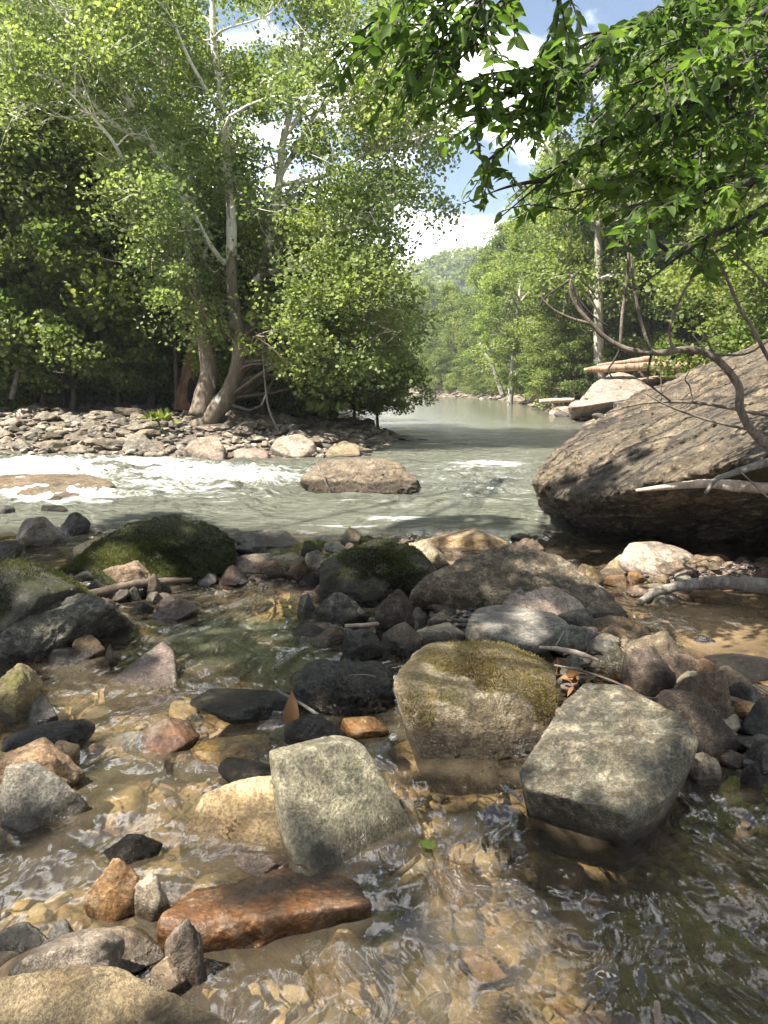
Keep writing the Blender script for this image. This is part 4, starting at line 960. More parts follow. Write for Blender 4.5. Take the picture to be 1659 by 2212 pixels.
# --- the big sycamore
Y0 = 21.0
def iv(lst, y=Y0):  # image polyline -> world
    return np.array([at_y(u, v, y + dy) for (u, v, dy) in lst])
base_s = at_y(448, 925, Y0)
stems = [
 (iv([(432, 900, 0), (440, 860, .1), (452, 800, .2), (442, 730, .3), (440, 680, .3), (425, 610, .3), (412, 540, .2), (400, 480, 0), (385, 410, -.2), (345, 340, -.4), (322, 300, -.5), (290, 240, -.7), (245, 170, -.9), (200, 115, -1.1), (155, 70, -1.2), (90, -20, -1.4)]), [.36, .30, .27, .24, .20, .17, .15, .13, .12, .10, .09, .06]),
 (iv([(428, 935, 0), (455, 900, 0), (490, 855, 0), (512, 800, -.1), (518, 740, -.2), (508, 680, -.1), (500, 600, 0), (500, 510, .1), (498, 430, .1), (490, 340, 0), (482, 260, 0), (475, 180, 0), (462, 100, 0), (458, 0, 0), (450, -120, 0), (440, -220, 0)]), [.42, .33, .28, .27, .24, .22, .20, .18, .17, .15, .13, .12, .10, .08]),
 (iv([(514, 790, .1), (535, 730, .6), (556, 670, 1.0), (562, 610, 1.2), (588, 490, 1.3), (602, 400, 1.3), (612, 300, 1.3), (632, 220, 1.2), (645, 120, 1.2), (660, 0, 1.1), (665, -120, 1.0)]), [.20, .18, .16, .15, .14, .13, .11, .10, .08, .06]),
 (iv([(545, 610, 1.0), (580, 590, .5), (640, 575, 0), (720, 500, -.5), (790, 470, -1.0), (860, 440, -1.5)]), [.13, .12, .10, .08, .06, .03]),
 (iv([(602, 385, 1.3), (640, 320, 1.0), (680, 250, .6), (740, 190, .2), (800, 130, 0)]), [.10, .09, .07, .05, .03]),
 (iv([(612, 300, 1.3), (660, 230, 2), (700, 120, 2.5), (740, 60, 2.5)]), [.08, .07, .05, .03]),
 (iv([(398, 470, 0), (370, 400, 1.), (365, 300, 1.5), (360, 180, 1.6), (330, 40, 1.5), (300, -60, 1.5)]), [.12, .11, .09, .07, .04, .03]),
 (iv([(490, 575, .1), (455, 530, -.6), (425, 470, -1.0), (420, 440, -1.1)]), [.10, .08, .06, .03]),
 (iv([(482, 240, 0), (450, 200, -.4), (410, 130, -.8), (380, 60, -1)]), [.09, .07, .05, .03]),
 (iv([(320, 305, -.5), (250, 270, -1.2), (190, 215, -2.), (110, 170, -2.6), (20, 150, -3)]), [.09, .07, .05, .04, .02]),
 (iv([(400, 470, 0), (300, 400, -1), (240, 300, -2), (150, 200, -3)]), [.09, .07, .05, .02]),
 (iv([(560, 640, 1.0), (620, 640, .2), (700, 660, -.8), (780, 690, -1.5), (860, 720, -2)]), [.09, .07, .05, .04, .02]),
 (iv([(605, 400, 1.3), (700, 380, .5), (800, 330, 0), (900, 300, -.5), (960, 270, -1)]), [.09, .07, .05, .04, .02]),
]
stems = [(p - base_s, (np.array(r_) * np.interp(np.linspace(0, 1, len(r_)), [0, .25, 1], [.90, .72, .62])) if i < 2 else np.array(r_) * .75) for i, (p, r_) in enumerate(stems)]
r = np.random.RandomState(77)
from_poly = np.array([(-80, -150), (860, -150), (880, 60), (965, 190), (985, 290), (950, 400), (985, 470), (930, 520), (840, 560), (880, 640), (895, 720), (885, 800), (700, 840), (590, 800), (560, 740), (420, 740), (330, 620), (260, 470), (190, 330), (60, 300), (-80, 280)], float)
cl = []
while len(cl) < 740:
    u, v = r.uniform(-80, 990), r.uniform(-150, 850)
    if sdf(np.array([[u, v]]), from_poly)[0] < 8: continue
    n_ = perlin(np.array([[u / 95., v / 80., 3.3]]), 5)[0]
    if n_ < -.16 + .12 * r.random_sample() - .25 * (v > 560): continue
    y = Y0 + (r.uniform(-1.0, 5.5) if (v < 650 and abs(u - np.interp(v, [0, 300, 500, 900], [455, 480, 500, 500])) < 60 + .10 * (900 - v)) else r.uniform(-3.0, 4.5) if v < 650 else r.uniform(-.8 if abs(u - 490) < 90 else -2.5, 4))
    cl.append(at_y(u, v, y))
C = np.array(cl) - base_s
Rd = .45 + .75 * r.random_sample(len(C))
mbs, lv = tree_parts(stems, C, Rd, 190, .085, 5, r0=.02, T=T_MID, Fc=F_MID, frac=.8, up=.45, flat=.6, stem_sides=16, rough=.10)
make_tree('sycamore_tree', 'tall pale barked sycamore with several forking stems on the stony bar', 'tree', base_s, mbs, lv, 'ash', 'syc')

# --- forest tree kinds
def kind_tree(seed, H, rx, zlo, ncl, nper, leaf, tr=.22, rc=1.1, bark='bark', leafm='forest', lean=0.0):
    r = np.random.RandomState(seed)
    top = np.array([lean * H + r.normal() * .4, r.normal() * .5, H])
    pts = [np.array([0, 0, -.6]), np.array([top[0] * .15 + r.normal() * .15, .1, H * .3]), top * .62 + r.normal(size=3) * .25, top * .95]
    st = [(np.array(pts), [tr * 1.25, tr, tr * .6, .04])]
    for k in range(4):
        z = H * r.uniform(.3, .6); a = r.uniform(0, 6.28); p0 = np.array([top[0] * z / H, 0, z]); L = rx * r.uniform(.6, .95)
        st.append((np.array([p0, p0 + (math.cos(a) * L * .5, math.sin(a) * L * .5, L * .5), p0 + (math.cos(a) * L, math.sin(a) * L, L * 1.1)]), [tr * .5, tr * .3, .03]))
    C = []
    while len(C) < ncl:
        z = r.uniform(zlo, H); f = (z - zlo) / (H - zlo)
        prof = rx * (math.sin(math.pi * min(1, .12 + f * .88) ** .75) ** .6)
        a = r.uniform(0, 6.28); q = prof * math.sqrt(r.uniform(.12, 1)) * (1 + .25 * math.sin(a * 3 + seed))
        C.append((math.cos(a) * q + top[0] * f, math.sin(a) * q, z))
    C = np.array(C); Rd = rc * (.6 + .7 * r.random_sample(ncl))
    return tree_parts(st, C, Rd, nper, leaf, seed, r0=.03, frac=.45, stem_sides=8), bark, leafm

KINDS = {}
def first_or_copy(key, name, label, cat, loc, s, rz, group):
    if key in KINDS and 'root' in KINDS[key]:
        return copy_tree(KINDS[key]['root'], loc, s, rz, label, group)
    (mb_, lv_), bark, lm = KINDS[key]['parts']
    root = make_tree(name, label, cat, loc, mb_, lv_, bark, lm, group)
    root.scale = s; root.rotation_euler = (0, 0, rz); KINDS[key]['root'] = root
    return root
KINDS['f1'] = {'parts': kind_tree(1, 17, 4.6, 2.0, 120, 170, .17)}
KINDS['f2'] = {'parts': kind_tree(2, 19, 4.0, 1.2, 120, 110, .22, lean=.05)}
KINDS['f3'] = {'parts': kind_tree(3, 14, 5.0, .8, 120, 170, .17)}
KINDS['w1'] = {'parts': kind_tree(4, 18, 4.4, 5.0, 100, 160, .17, tr=.26, bark='barkwhite', lean=-.08)}
KINDS['d1'] = {'parts': kind_tree(5, 17, 4.6, 1.0, 110, 120, .17, tr=.2, leafm='forestdark')}
KINDS['d2'] = {'parts': kind_tree(6, 20, 4.2, 1.5, 110, 120, .17, tr=.25, leafm='forestdark')}
KINDS['u1'] = {'parts': kind_tree(7, 5.5, 2.4, .8, 90, 170, .085, tr=.06, rc=.55, leafm='bush')}
KINDS['u2'] = {'parts': kind_tree(8, 3.2, 2.0, .2, 60, 150, .09, tr=.04, rc=.5, leafm='bush')}
rt = random.Random(21)
def put(keys, n, xy, name, label, cat, group, s=(.85, 1.2), sink=.0):
    for i in range(n):
        x, y = xy(i); z = float(gz(np.array([x]), np.array([y]))[0]); k = rt.choice(keys); q = rt.uniform(*s)
        first_or_copy(k, name, label, cat, (x, y, z - sink), (q * rt.uniform(.9, 1.1), q * rt.uniform(.9, 1.1), q), rt.uniform(0, 6.28), group)
def rbank(t):  # a point on the right bank edge at distance t
    return float(np.interp(t, [24, 34, 52, 80, 100, 118, 146, 178], [7.5, 8.9, 11, 13.5, 11.5, 7, 2, -8]))
def lbank(t): return float(np.interp(t, [17, 22, 27, 36, 55, 72, 116, 150], [-1, .3, .1, -.9, -2.2, -3.2, -5.6, -12]))
# right bank rows
put(['f1', 'f2', 'f3'], 16, lambda i: (lambda t: (max(rbank(t) + rt.uniform(3.0, 5.5), (.43 * t + 3) if t < 45 else 0), t))(30 * (112 / 30) ** ((i + .5) / 16)), 'broadleaf_tree', 'sunlit leafy tree in the front row along the right bank', 'tree', 'trees along the right bank', (.95, 1.15))
put(['f1', 'f2', 'f3'], 16, lambda i: (lambda t: (rbank(t) + rt.uniform(9, 13), t))(30 * (118 / 30) ** ((i + .5) / 16)), 'broadleaf_tree', 'leafy tree rising behind the front row on the right bank', 'tree', 'second row of trees on the right bank', (1.2, 1.45))
put(['f1', 'f2', 'd2'], 20, lambda i: (lambda t: (rbank(t) + rt.uniform(17, 34), t))(28 * (125 / 28) ** ((i + .5) / 20)), 'broadleaf_tree', 'tree high on the wooded slope of the right bank', 'tree', 'trees on the right hillside', (1.3, 1.6))
put(['f1', 'f3', 'f2'], 8, lambda i: ((19 + i * 1.6) * .46 + rt.uniform(4.5, 9), 19 + i * 1.6), 'broadleaf_tree', 'bright leafy tree just behind the huge layered boulder', 'tree', 'trees behind the layered boulder', (.8, 1.1))
put(['f1', 'f3', 'd2', 'f2'], 14, lambda i: (-24 + i * 4.0 + rt.uniform(-1, 1), 182 + abs(i - 6) * 3), 'broadleaf_tree', 'distant tree closing the river view upstream', 'tree', 'trees closing the far river bend', (.8, 1.1))
put(['u2', 'u1'], 26, lambda i: (lambda t: (rbank(t) + rt.uniform(.6, 2.4), t))(46 * (130 / 46) ** ((i + .5) / 26)), 'bush', 'low green bush at the water edge of the right bank', 'bush', 'bushes along the right bank', (.8, 1.5))
put(['u2', 'u1'], 8, lambda i: ((lambda y: (.40 * y + 2.0 + i * .8, y))(15 + rt.uniform(0, 6))), 'bush', 'light green bush behind the top of the huge boulder', 'bush', 'bushes behind the layered boulder', (.8, 1.2))
for (u, v, q, lab) in [(1100, 858, .85, 'white trunked sycamore standing at the right bank waterline'), (1300, 800, 1.05, 'white trunked sycamore leaning above the driftwood on the right bank'), (1215, 840, .8, 'pale trunked tree between the two white sycamores on the right bank')]:
    y = {1100: 66, 1300: 46, 1215: 50}[u]; x = at_y(u, v, y)[0]
    first_or_copy('w1', 'sycamore_tree', lab, 'tree', (x, y, float(gz(np.array([x]), np.array([y]))[0])), (q, q, q), {1100: 2.8, 1300: .3, 1215: 4.6}[u], None)
put(['f1', 'f2', 'f3'], 12, lambda i: (lambda t: (rbank(t) + rt.uniform(3, 14), t))(118 + i * 5.), 'broadleaf_tree', 'small looking leafy tree far upstream on the right bank', 'tree', 'trees far upstream on the right bank', (.65, .85))
# left bank wood
put(['d1', 'd2'], 9, lambda i: (-26 + i * 1.75 + rt.uniform(-.5, .5), 32 + rt.uniform(-1, 2.5)), 'broadleaf_tree', 'dark leafy tree at the front of the wood behind the stony bar', 'tree', 'trees at the front of the left wood', (.75, 1.0))
put(['d1', 'd2'], 5, lambda i: (-9.5 + i * 1.7 + rt.uniform(-.3, .3), 33 + rt.uniform(-.5, 1.5)), 'broadleaf_tree', 'shorter dark tree directly behind the big sycamore', 'tree', 'shorter trees behind the sycamore', (.42, .55))
put(['d1', 'd2'], 11, lambda i: (-36 + i * 2.0 + rt.uniform(-1, 1), 40 + rt.uniform(-2, 5)), 'broadleaf_tree', 'tall dark tree deeper in the left wood', 'tree', 'trees deeper in the left wood', (.95, 1.25))
put(['d1', 'd2'], 10, lambda i: (-48 + i * 2.6 + rt.uniform(-1, 1), 52 + rt.uniform(-2, 5)), 'broadleaf_tree', 'shaded tree at the back of the left wood', 'tree', 'trees at the back of the left wood', (1.0, 1.3))
put(['f3', 'f1'], 9, lambda i: (lambda t: (lbank(t) - rt.uniform(4.5, 6), t))(34 * (130 / 34) ** ((i + .5) / 9)), 'broadleaf_tree', 'leafy tree on the left bank beyond the stony bar', 'tree', 'trees along the left bank upstream', (.6, .85))
put(['u1', 'u2'], 14, lambda i: (-20 + i * 1.35 + rt.uniform(-.4, .4), 29.5 + rt.uniform(-1.2, 1.5)), 'bush', 'leafy bush at the edge of the wood behind the stony bar', 'bush', 'bushes along the edge of the left wood', (.8, 1.4))
put(['u1'], 6, lambda i: (-14.5 + i * 1.1 + rt.uniform(-.3, .3), 25.5 + rt.uniform(-.5, 1)), 'young_tree', 'light green young tree hanging over the left end of the stony bar', 'tree', 'young trees over the left of the bar', (1.0, 1.6))
put(['u1'], 7, lambda i: (-13.5 + i * 1.15 + rt.uniform(-.3, .3), 27 + rt.uniform(-.6, .8)), 'young_tree', 'light leafy young tree in front of the dark wood, left of the sycamore', 'tree', 'young trees before the left wood', (1.3, 2.0))
put(['u2', 'u1'], 14, lambda i: (-14.5 + i * .95 + rt.uniform(-.3, .3), 26.5 + rt.uniform(-.6, 1.2)), 'bush', 'light green bush at the back edge of the stony bar before the dark wood', 'bush', 'bushes at the back of the bar', (.8, 1.3))
put(['u1'], 5, lambda i: (-3.8 + i * .9, 25 + i * 1.2), 'young_tree', 'light green young tree at the right end of the stony bar under the sycamore', 'tree', 'young trees over the right of the bar', (.8, 1.2))
# tall light tree at the far left, branches hang in at the top left
KINDS['l1'] = {'parts': kind_tree(9, 15, 4.2, 2.5, 150, 120, .17, tr=.2, leafm='syc', rc=.9)}
for (x, y, q, lab) in [(-14.0, 24.5, .95, 'light green tree at the far left edge of the photo leaning over the bar'), (-9.0, 27, .9, 'light green tree left of and behind the big sycamore')]:
    first_or_copy('l1', 'broadleaf_tree', lab, 'tree', (x, y, .8), (q, q, q), rt.uniform(0, 6), None)

for (x, y, q, lab) in [(-11.2, 26.5, .8, 'sunlit bushy tree at the left edge with branches down to the cobbles'), (-14.5, 28.5, 1.0, 'tall sunlit tree at the left edge behind the bushy one')]:
    first_or_copy('f3', 'broadleaf_tree', lab, 'tree', (x, y, .8), (q, q, q), rt.uniform(0, 6), None)
# hollow tree, saplings, stump
def simple_trunk(name, label, pts, rad, mat, cat='tree', rough=.15, sides=14):
    mb = MB(); b = np.array(pts[0]); tube(mb, np.array(pts) - b, rad, sides, len(pts) * 6, rough, int(abs(b[0] * 10)))
    root = bpy.data.objects.new(name, None); COL.objects.link(root); root.location = b; tag(root, label, cat)
    ob('trunk', mb.mesh('trunk', M[mat]), root); return root
yh = 24.5
root = simple_trunk('hollow_tree', 'orange brown hollow trunk just behind the left sycamore stem', [at_y(405, 885, yh), at_y(404, 850, yh), at_y(412, 800, yh), at_y(425, 740, yh), at_y(428, 650, yh), at_y(430, 560, yh)], [.42, .34, .28, .22, .2, .15], 'barkorange')
g = NT('hollow_shade'); hm = g.out(g.n('ShaderNodeBsdfPrincipled', {'Base Color': (.008, .006, .005), 'Roughness': 1.0}))  # near-black blob on the bark: the hollow's inner shade put into colour
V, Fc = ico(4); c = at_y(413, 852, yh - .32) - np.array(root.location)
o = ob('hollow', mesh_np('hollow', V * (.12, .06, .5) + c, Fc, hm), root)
r9 = np.random.RandomState(9)
for (lst, rad, mat, lab, y) in [([(383, 872), (380, 800), (376, 700), (370, 560)], [.07, .06, .05, .03], 'bark', 'thin straight sapling left of the hollow trunk', 24.5),
        ([(528, 868), (530, 800), (545, 700), (552, 560)], [.13, .12, .1, .06], 'bark', 'dark straight trunk right of the sycamore stems', 26),
        ([(560, 860), (568, 780), (572, 700)], [.08, .07, .05], 'bark', 'second dark trunk right of the sycamore', 27),
        ([(490, 866), (482, 790), (470, 700)], [.12, .1, .07], 'bark', 'grey trunk seen between the sycamore stems', 26),
        ([(25, 862), (40, 800), (48, 770), (80, 690)], [.09, .08, .06, .03], 'greylog', 'leaning bare sapling at the far left of the bar', 24),
        ([(1088, 858), (1062, 790), (1035, 740)], [.22, .17, .1], 'barkwhite', 'thin white trunk leaning left on the right bank', 68),
        ([(602, 932), (580, 880), (570, 800), (566, 720)], [.03, .025, .018, .01], 'greylog', 'thin curving sapling rising from the middle of the bar', 19.5),
        ([(188, 850), (192, 700), (190, 560)], [.22, .2, .15], 'bark', 'dark trunk deep in the wood at the left', 36),
        ([(0, 850), (2, 700), (0, 560)], [.25, .22, .2], 'bark', 'dark trunk at the very left edge of the wood', 34)]:
    pts = [at_y(u, v, y) for u, v in lst]; root = simple_trunk('slim_tree' if rad[0] > .1 else 'sapling', lab, pts, rad, mat)
    if 'sapling' in lab:
        CC = np.array([pts[-1] + r9.normal(size=3) * .35 for _ in range(4)]) - pts[0]
        P, s, rr = clump_leaves(CC, np.full(4, .35), 30, r9, .1); Vv, FF, a = leafgeo(P, s, r9, T_MID, F_MID, .5, rnd=rr)
        ob('crown', mesh_np('crown', Vv, FF, M['bush'], attrs={'rnd': a}), root)
simple_trunk('tree_stump', 'short broken stump at the back right of the stony bar', [at_y(632, 868, 26), at_y(632, 850, 26), at_y(630, 828, 26)], [.34, .22, .2], 'ash', 'stump')
# ground plants on the bar edge: undergrowth
r = np.random.RandomState(31); Cc = []
for _ in range(260):
    x, y = r.uniform(-20, -.5), r.uniform(27, 33)
    if sdf(np.array([[x, y]]), LEFT)[0] > 2.0: Cc.append((x, y))
Cc = np.array(Cc); Cz = gz(Cc[:, 0], Cc[:, 1]); Cc = np.column_stack([Cc, Cz + .25])
P, s, rr = clump_leaves(Cc, .3 + .4 * r.random_sample(len(Cc)), 60, r, .12); Vv, FF, a = leafgeo(P, s, r, T_MID, F_MID, .7, rnd=rr)
tag(ob('undergrowth', mesh_np('undergrowth', Vv, FF, M['bush'], attrs={'rnd': a})), 'low leafy undergrowth at the foot of the left wood', 'undergrowth', kind='stuff')

# far hill with its wood
def hill():
    nx, ny = 160, 40
    X, Y = np.meshgrid(np.linspace(-140, 260, nx), np.linspace(300, 520, ny))
    Z = 64 * np.exp(-((X - 48) / 80) ** 2) * np.sin(np.clip((Y - 300) / 220, 0, 1) * np.pi) ** .7 + 2 * fbm(np.stack([X.ravel(), Y.ravel(), X.ravel() * 0], 1) * .03, 3, 2).reshape(X.shape)
    V = np.stack([X, Y, Z], -1).reshape(-1, 3)
    i = np.arange(ny - 1)[:, None] * nx; j = np.arange(nx - 1)[None]
    g = NT('hill_floor'); m = g.out(g.n('ShaderNodeBsdfPrincipled', {'Base Color': (.02, .04, .015, 1), 'Roughness': 1.0}))
    tag(ob('hill', mesh_np('hill', V, np.stack([i + j, i + j + 1, i + nx + j + 1, i + nx + j], -1).reshape(-1, 4), m)), kind='structure')
    r = np.random.RandomState(4)
    # wood: thousands of crowns
    sel = r.choice(len(V), 2600); C = V[sel] + r.normal(size=(2600, 3)) * (2, 3, .5) + (0, 0, 3)
    P, s, rr = clump_leaves(C, 3.0 + 1.5 * r.random_sample(len(C)), 42, r, 1.5, flat=.9); Vv, FF, a = leafgeo(P, s, r, T_MID, F_MID, .6, rnd=rr)
    tag(ob('hill_wood', mesh_np('hill_wood', Vv, FF, M['forest'], attrs={'rnd': a})), 'dense green wood covering the distant hill', 'wood', kind='stuff')
hill()

# ------------------------------------------------------------------ overhanging tree (right, above, and the unseen canopy added to shade the near rocks)
r = np.random.RandomState(42); mb = MB(); base_o = np.array([6.6, 4.2, .6])
LP = []; LT = []; LS = []
def spray(pts, rad, y0, y1, tw_len=.55, step=.075, leaf=.078, droop=.35, twf=1.0, sub=True):
    n = len(pts); W = np.array([at_y(u, v, y0 + (y1 - y0) * k / (n - 1)) for k, (u, v) in enumerate(pts)])
    C_, R_ = tube(mb, W - base_o, [rad, rad * .6, rad * .22, .003], 7, n * 6)
    C_ = C_ + base_o
    L = np.concatenate([[0], np.cumsum(np.linalg.norm(np.diff(C_, axis=0), axis=1))])
    for s in np.arange(.1, L[-1], step):
        i = min(np.searchsorted(L, s), len(C_) - 1); p = C_[i]; d = C_[i] - C_[max(i - 1, 0)]; d /= np.linalg.norm(d) + 1e-9
        for side in (-1, 1):
            if r.random_sample() > twf: continue
            lat = np.cross(d, (0, 0, 1)); lat /= np.linalg.norm(lat) + 1e-9
            dr = d * r.uniform(.3, .9) + lat * side * r.uniform(.4, 1.0) + np.array([0, 0, r.uniform(-droop, .25)]) ; dr /= np.linalg.norm(dr)
            Lt = tw_len * r.uniform(.5, 1.1); e = p + dr * Lt + (0, 0, -droop * Lt * .5); m = p + dr * Lt * .5
            eu, ev = proj(e[None])
            if ev[0] > 475 + (eu[0] - 1100) * .32 or (ev[0] > 360 + (eu[0] - 1100) * .26 and r.random_sample() < .45): continue
            tube(mb, np.array([p, m, e]) - base_o, [.007, .005, .002], 4, 5)
            k = int(Lt / .033); t = (np.arange(k) + r.random_sample(k)) / max(k, 1)
            q = p[None] * (1 - t[:, None]) ** 2 + 2 * m[None] * (t * (1 - t))[:, None] + e[None] * (t ** 2)[:, None]
            sd = np.where(np.arange(k) % 2 == 0, 1, -1); lt = np.cross(dr, (0, 0, 1))
            td = dr[None] * .6 + lt[None] * sd[:, None] * .8 + np.array([0, 0, -.45])
            LP.append(q); LT.append(td); LS.append(leaf * (.6 + .7 * r.random_sample(k)))
BR = [
 ([(1720, 380), (1640, 370), (1560, 390), (1470, 400), (1400, 390)], .02, 5.3, 5.0),
 ([(1720, 480), (1650, 500), (1590, 520), (1520, 560), (1470, 590)], .02, 5.6, 5.2),
 ([(1720, 640), (1670, 670), (1620, 700)], .02, 5.8, 5.6),
 ([(1720, 200), (1640, 230), (1560, 280), (1500, 340), (1450, 380)], .02, 4.8, 4.6),
 ([(1720, 60), (1660, 100), (1600, 160), (1540, 180)], .02, 6.0, 5.7),
 ([(1720, 300), (1660, 290), (1600, 320), (1540, 350)], .02, 6.2, 5.8),
 ([(1500, 440), (1440, 470), (1390, 470), (1340, 510)], .02, 5.4, 5.1),
 ([(1600, 480), (1540, 500), (1480, 530), (1430, 560)], .02, 6.2, 5.9),
 ([(1350, 380), (1290, 400), (1240, 450), (1200, 450)], .02, 5.0, 4.8),
 ([(1700, -60), (1455, 20), (1355, 95), (1255, 165), (1180, 235), (1110, 300), (1040, 360)], .045, 5.0, 4.6),
 ([(1700, 80), (1530, 205), (1405, 262), (1280, 318), (1180, 388), (1080, 470)], .05, 5.2, 4.8),
 ([(1255, 165), (1180, 200), (1100, 200), (1040, 190)], .02, 4.8, 4.4),
 ([(1255, 165), (1200, 150), (1140, 150)], .015, 4.8, 4.4),
 ([(1560, -60), (1420, 30), (1340, 60), (1290, 80)], .02, 5.2, 4.7),
 ([(1205, -80), (1210, 0), (1200, 60), (1195, 110)], .012, 4.3, 4.3),
 ([(1120, -100), (1000, -20), (930, 50), (870, 80)], .02, 4.2, 4.2),
 ([(1120, -60), (1040, 0), (960, 90), (930, 130)], .02, 4.4, 4.2),
 ([(1000, -100), (920, -30), (860, 10), (820, 50)], .02, 4.4, 4.2),
 ([(1160, -60), (1080, 20), (1020, 100)], .015, 4.4, 4.2),
 ([(1700, 250), (1560, 320), (1440, 360), (1330, 400), (1250, 430)], .035, 5.0, 4.6),
 ([(1700, 330), (1600, 400), (1500, 440), (1400, 440), (1330, 480)], .03, 4.4, 4.2),
 ([(1700, 420), (1600, 480), (1500, 530), (1420, 590), (1350, 640)], .03, 4.8, 4.4),
 ([(1700, 0), (1600, 60), (1500, 120), (1420, 180)], .03, 4.6, 4.4),
 ([(1700, 140), (1620, 170), (1550, 230), (1480, 290), (1400, 330)], .03, 5.5, 5.2),
 ([(1440, 540), (1380, 500), (1320, 540), (1290, 560)], .015, 4.8, 4.6),
 ([(1180, 388), (1110, 400), (1050, 420), (1000, 440)], .015, 4.8, 4.7),
 ([(1180, 235), (1090, 250), (1040, 270), (1010, 330)], .015, 4.7, 4.6),
 ([(1700, -20), (1640, 20), (1600, 90)], .02, 5.6, 5.4),
 ([(1620, -80), (1560, 0), (1500, 60), (1440, 110)], .02, 5.6, 5.2),
]
for b in BR: spray(*b)
P = np.concatenate(LP); Td = np.concatenate(LT); Sz = np.concatenate(LS)
V1, F1, a1 = leafgeo(P, Sz, r, T_OV, F_OV, .55, tdir=Td, tw=.7)
# unseen canopy added overhead: its gaps shaped to drop sun on chosen stones
LIT = [(120, 1890, 260, 120, ), (620, 2090, 240, 110), (350, 1650, 200, 50), (180, 1480, 160, 50), (1050, 2060, 120, 70), (740, 1660, 150, 60), (1300, 1620, 150, 120), (1000, 1560, 120, 60), (130, 2170, 330, 75), (60, 1680, 110, 70), (230, 1850, 190, 80), (700, 1680, 150, 85), (510, 1750, 110, 75), (960, 1520, 100, 65), (1110, 1470, 70, 50), (1330, 1640, 130, 105), (950, 1860, 90, 90), (520, 1940, 190, 45), (760, 2100, 190, 60),
       (1520, 1360, 170, 70), (1430, 1210, 130, 40), (1560, 1250, 130, 30), (330, 1470, 110, 50), (1020, 1165, 170, 18), (280, 1240, 70, 30), (150, 1300, 90, 30), (330, 1600, 170, 50), (240, 2050, 90, 40), (400, 1400, 60, 20), (1100, 1960, 140, 60), (1530, 1665, 50, 35), (250, 1960, 80, 50), (800, 1500, 60, 30), (1200, 1230, 70, 20), (860, 1200, 90, 20), (90, 1400, 50, 30), (520, 1250, 120, 20), (1440, 1440, 60, 20)]
CC = []
def litness(gp):
    u, v = proj(gp[None]); u, v = u[0], v[0]
    m = 0
    for (a, b, ru, rv) in LIT:
        m = max(m, math.exp(-(((u - a) / ru) ** 2 + ((v - b) / rv) ** 2)))
    return m
clp = []
while len(clp) < 8500:
    gx, gy = r.uniform(-7, 7), r.uniform(-6, 9.6)
    gp = np.array([gx, gy, .15])
    if gy > 8.6 + .9 * math.sin(gx * 1.7) or (gx > 2.9 and gy > 4.2): continue
    if abs(gx) > .62 * max(gy, 0) + 5: continue
    l = litness(gp)
    if l > .17 + r.uniform(-.05, .06): continue
    if perlin(np.array([[gx * 1.6, gy * 1.6, 2.]]), 3)[0] > .48: continue
    h = r.uniform(7.2, 10.5); clp.append(gp + SUN / SUN[2] * h)
clp = np.array(clp)
P, s, rr = clump_leaves(clp, np.full(len(clp), .13), 9, r, .12, flat=.5)
V2, F2, a2 = leafgeo(P, s, r, T_MID, F_MID, .9, rnd=rr)
# limbs of the overhanging tree, the long ones out to the added canopy
top = np.array([5.6, 5.0, 8.2])
limb = [([base_o, base_o + (.1, .3, 2.5), base_o + (-.4, .6, 5), top], [.3, .24, .2, .14]),
        ([top, top + (-3, .3, 1.0), top + (-6, .2, 1.6), top + (-10, 0, 1.8)], [.13, .1, .07, .02]),
        ([top, top + (-2.5, 2.5, 1), top + (-5, 4, 1.5), top + (-9, 5, 1.6)], [.12, .09, .06, .02]),
        ([top, top + (-2.5, -2.5, 1), top + (-5, -4, 1.4), top + (-8, -5, 1.4)], [.12, .09, .06, .02]),
        ([base_o + (-.2, .5, 3.2), at_y(1850, -120, 5.3), at_y(1700, -60, 5.0)], [.1, .07, .045]),
        ([base_o + (-.2, .5, 2.6), at_y(1850, 100, 5.3), at_y(1700, 80, 5.2)], [.1, .07, .05]),
        ([base_o + (0, .3, 2.2), at_y(1850, 350, 5.2), at_y(1700, 330, 4.6)], [.08, .05, .03]),
        ]
for p, rd in limb: tube(mb, np.array(p) - base_o, rd, 10, 20, .1)
for k in r.choice(len(clp), 90, replace=False):
    c = clp[k]; t = r.uniform(.2, .9); lb = limb[1 + k % 3][0]; q = spline(lb, 20); a = q[np.linalg.norm(q - c, axis=1).argmin()]
    tube(mb, np.array([a, (a + c) / 2 + r.normal(size=3) * .2, c]) - base_o, [.02, .012, .004], 4, 6)
root = bpy.data.objects.new('overhanging_tree', None); COL.objects.link(root); root.location = base_o
tag(root, 'dark green pointed leaf tree reaching in over the water from the upper right', 'tree')
ob('trunk', mb.mesh('trunk', M['darktwig']), root)
ob('crown', mesh_np('crown', V1 - base_o, F1, M['over'], attrs={'rnd': a1}), root)
ob('unseen_canopy', mesh_np('unseen_canopy', V2 - base_o, F2, M['over'], attrs={'rnd': a2}), root)

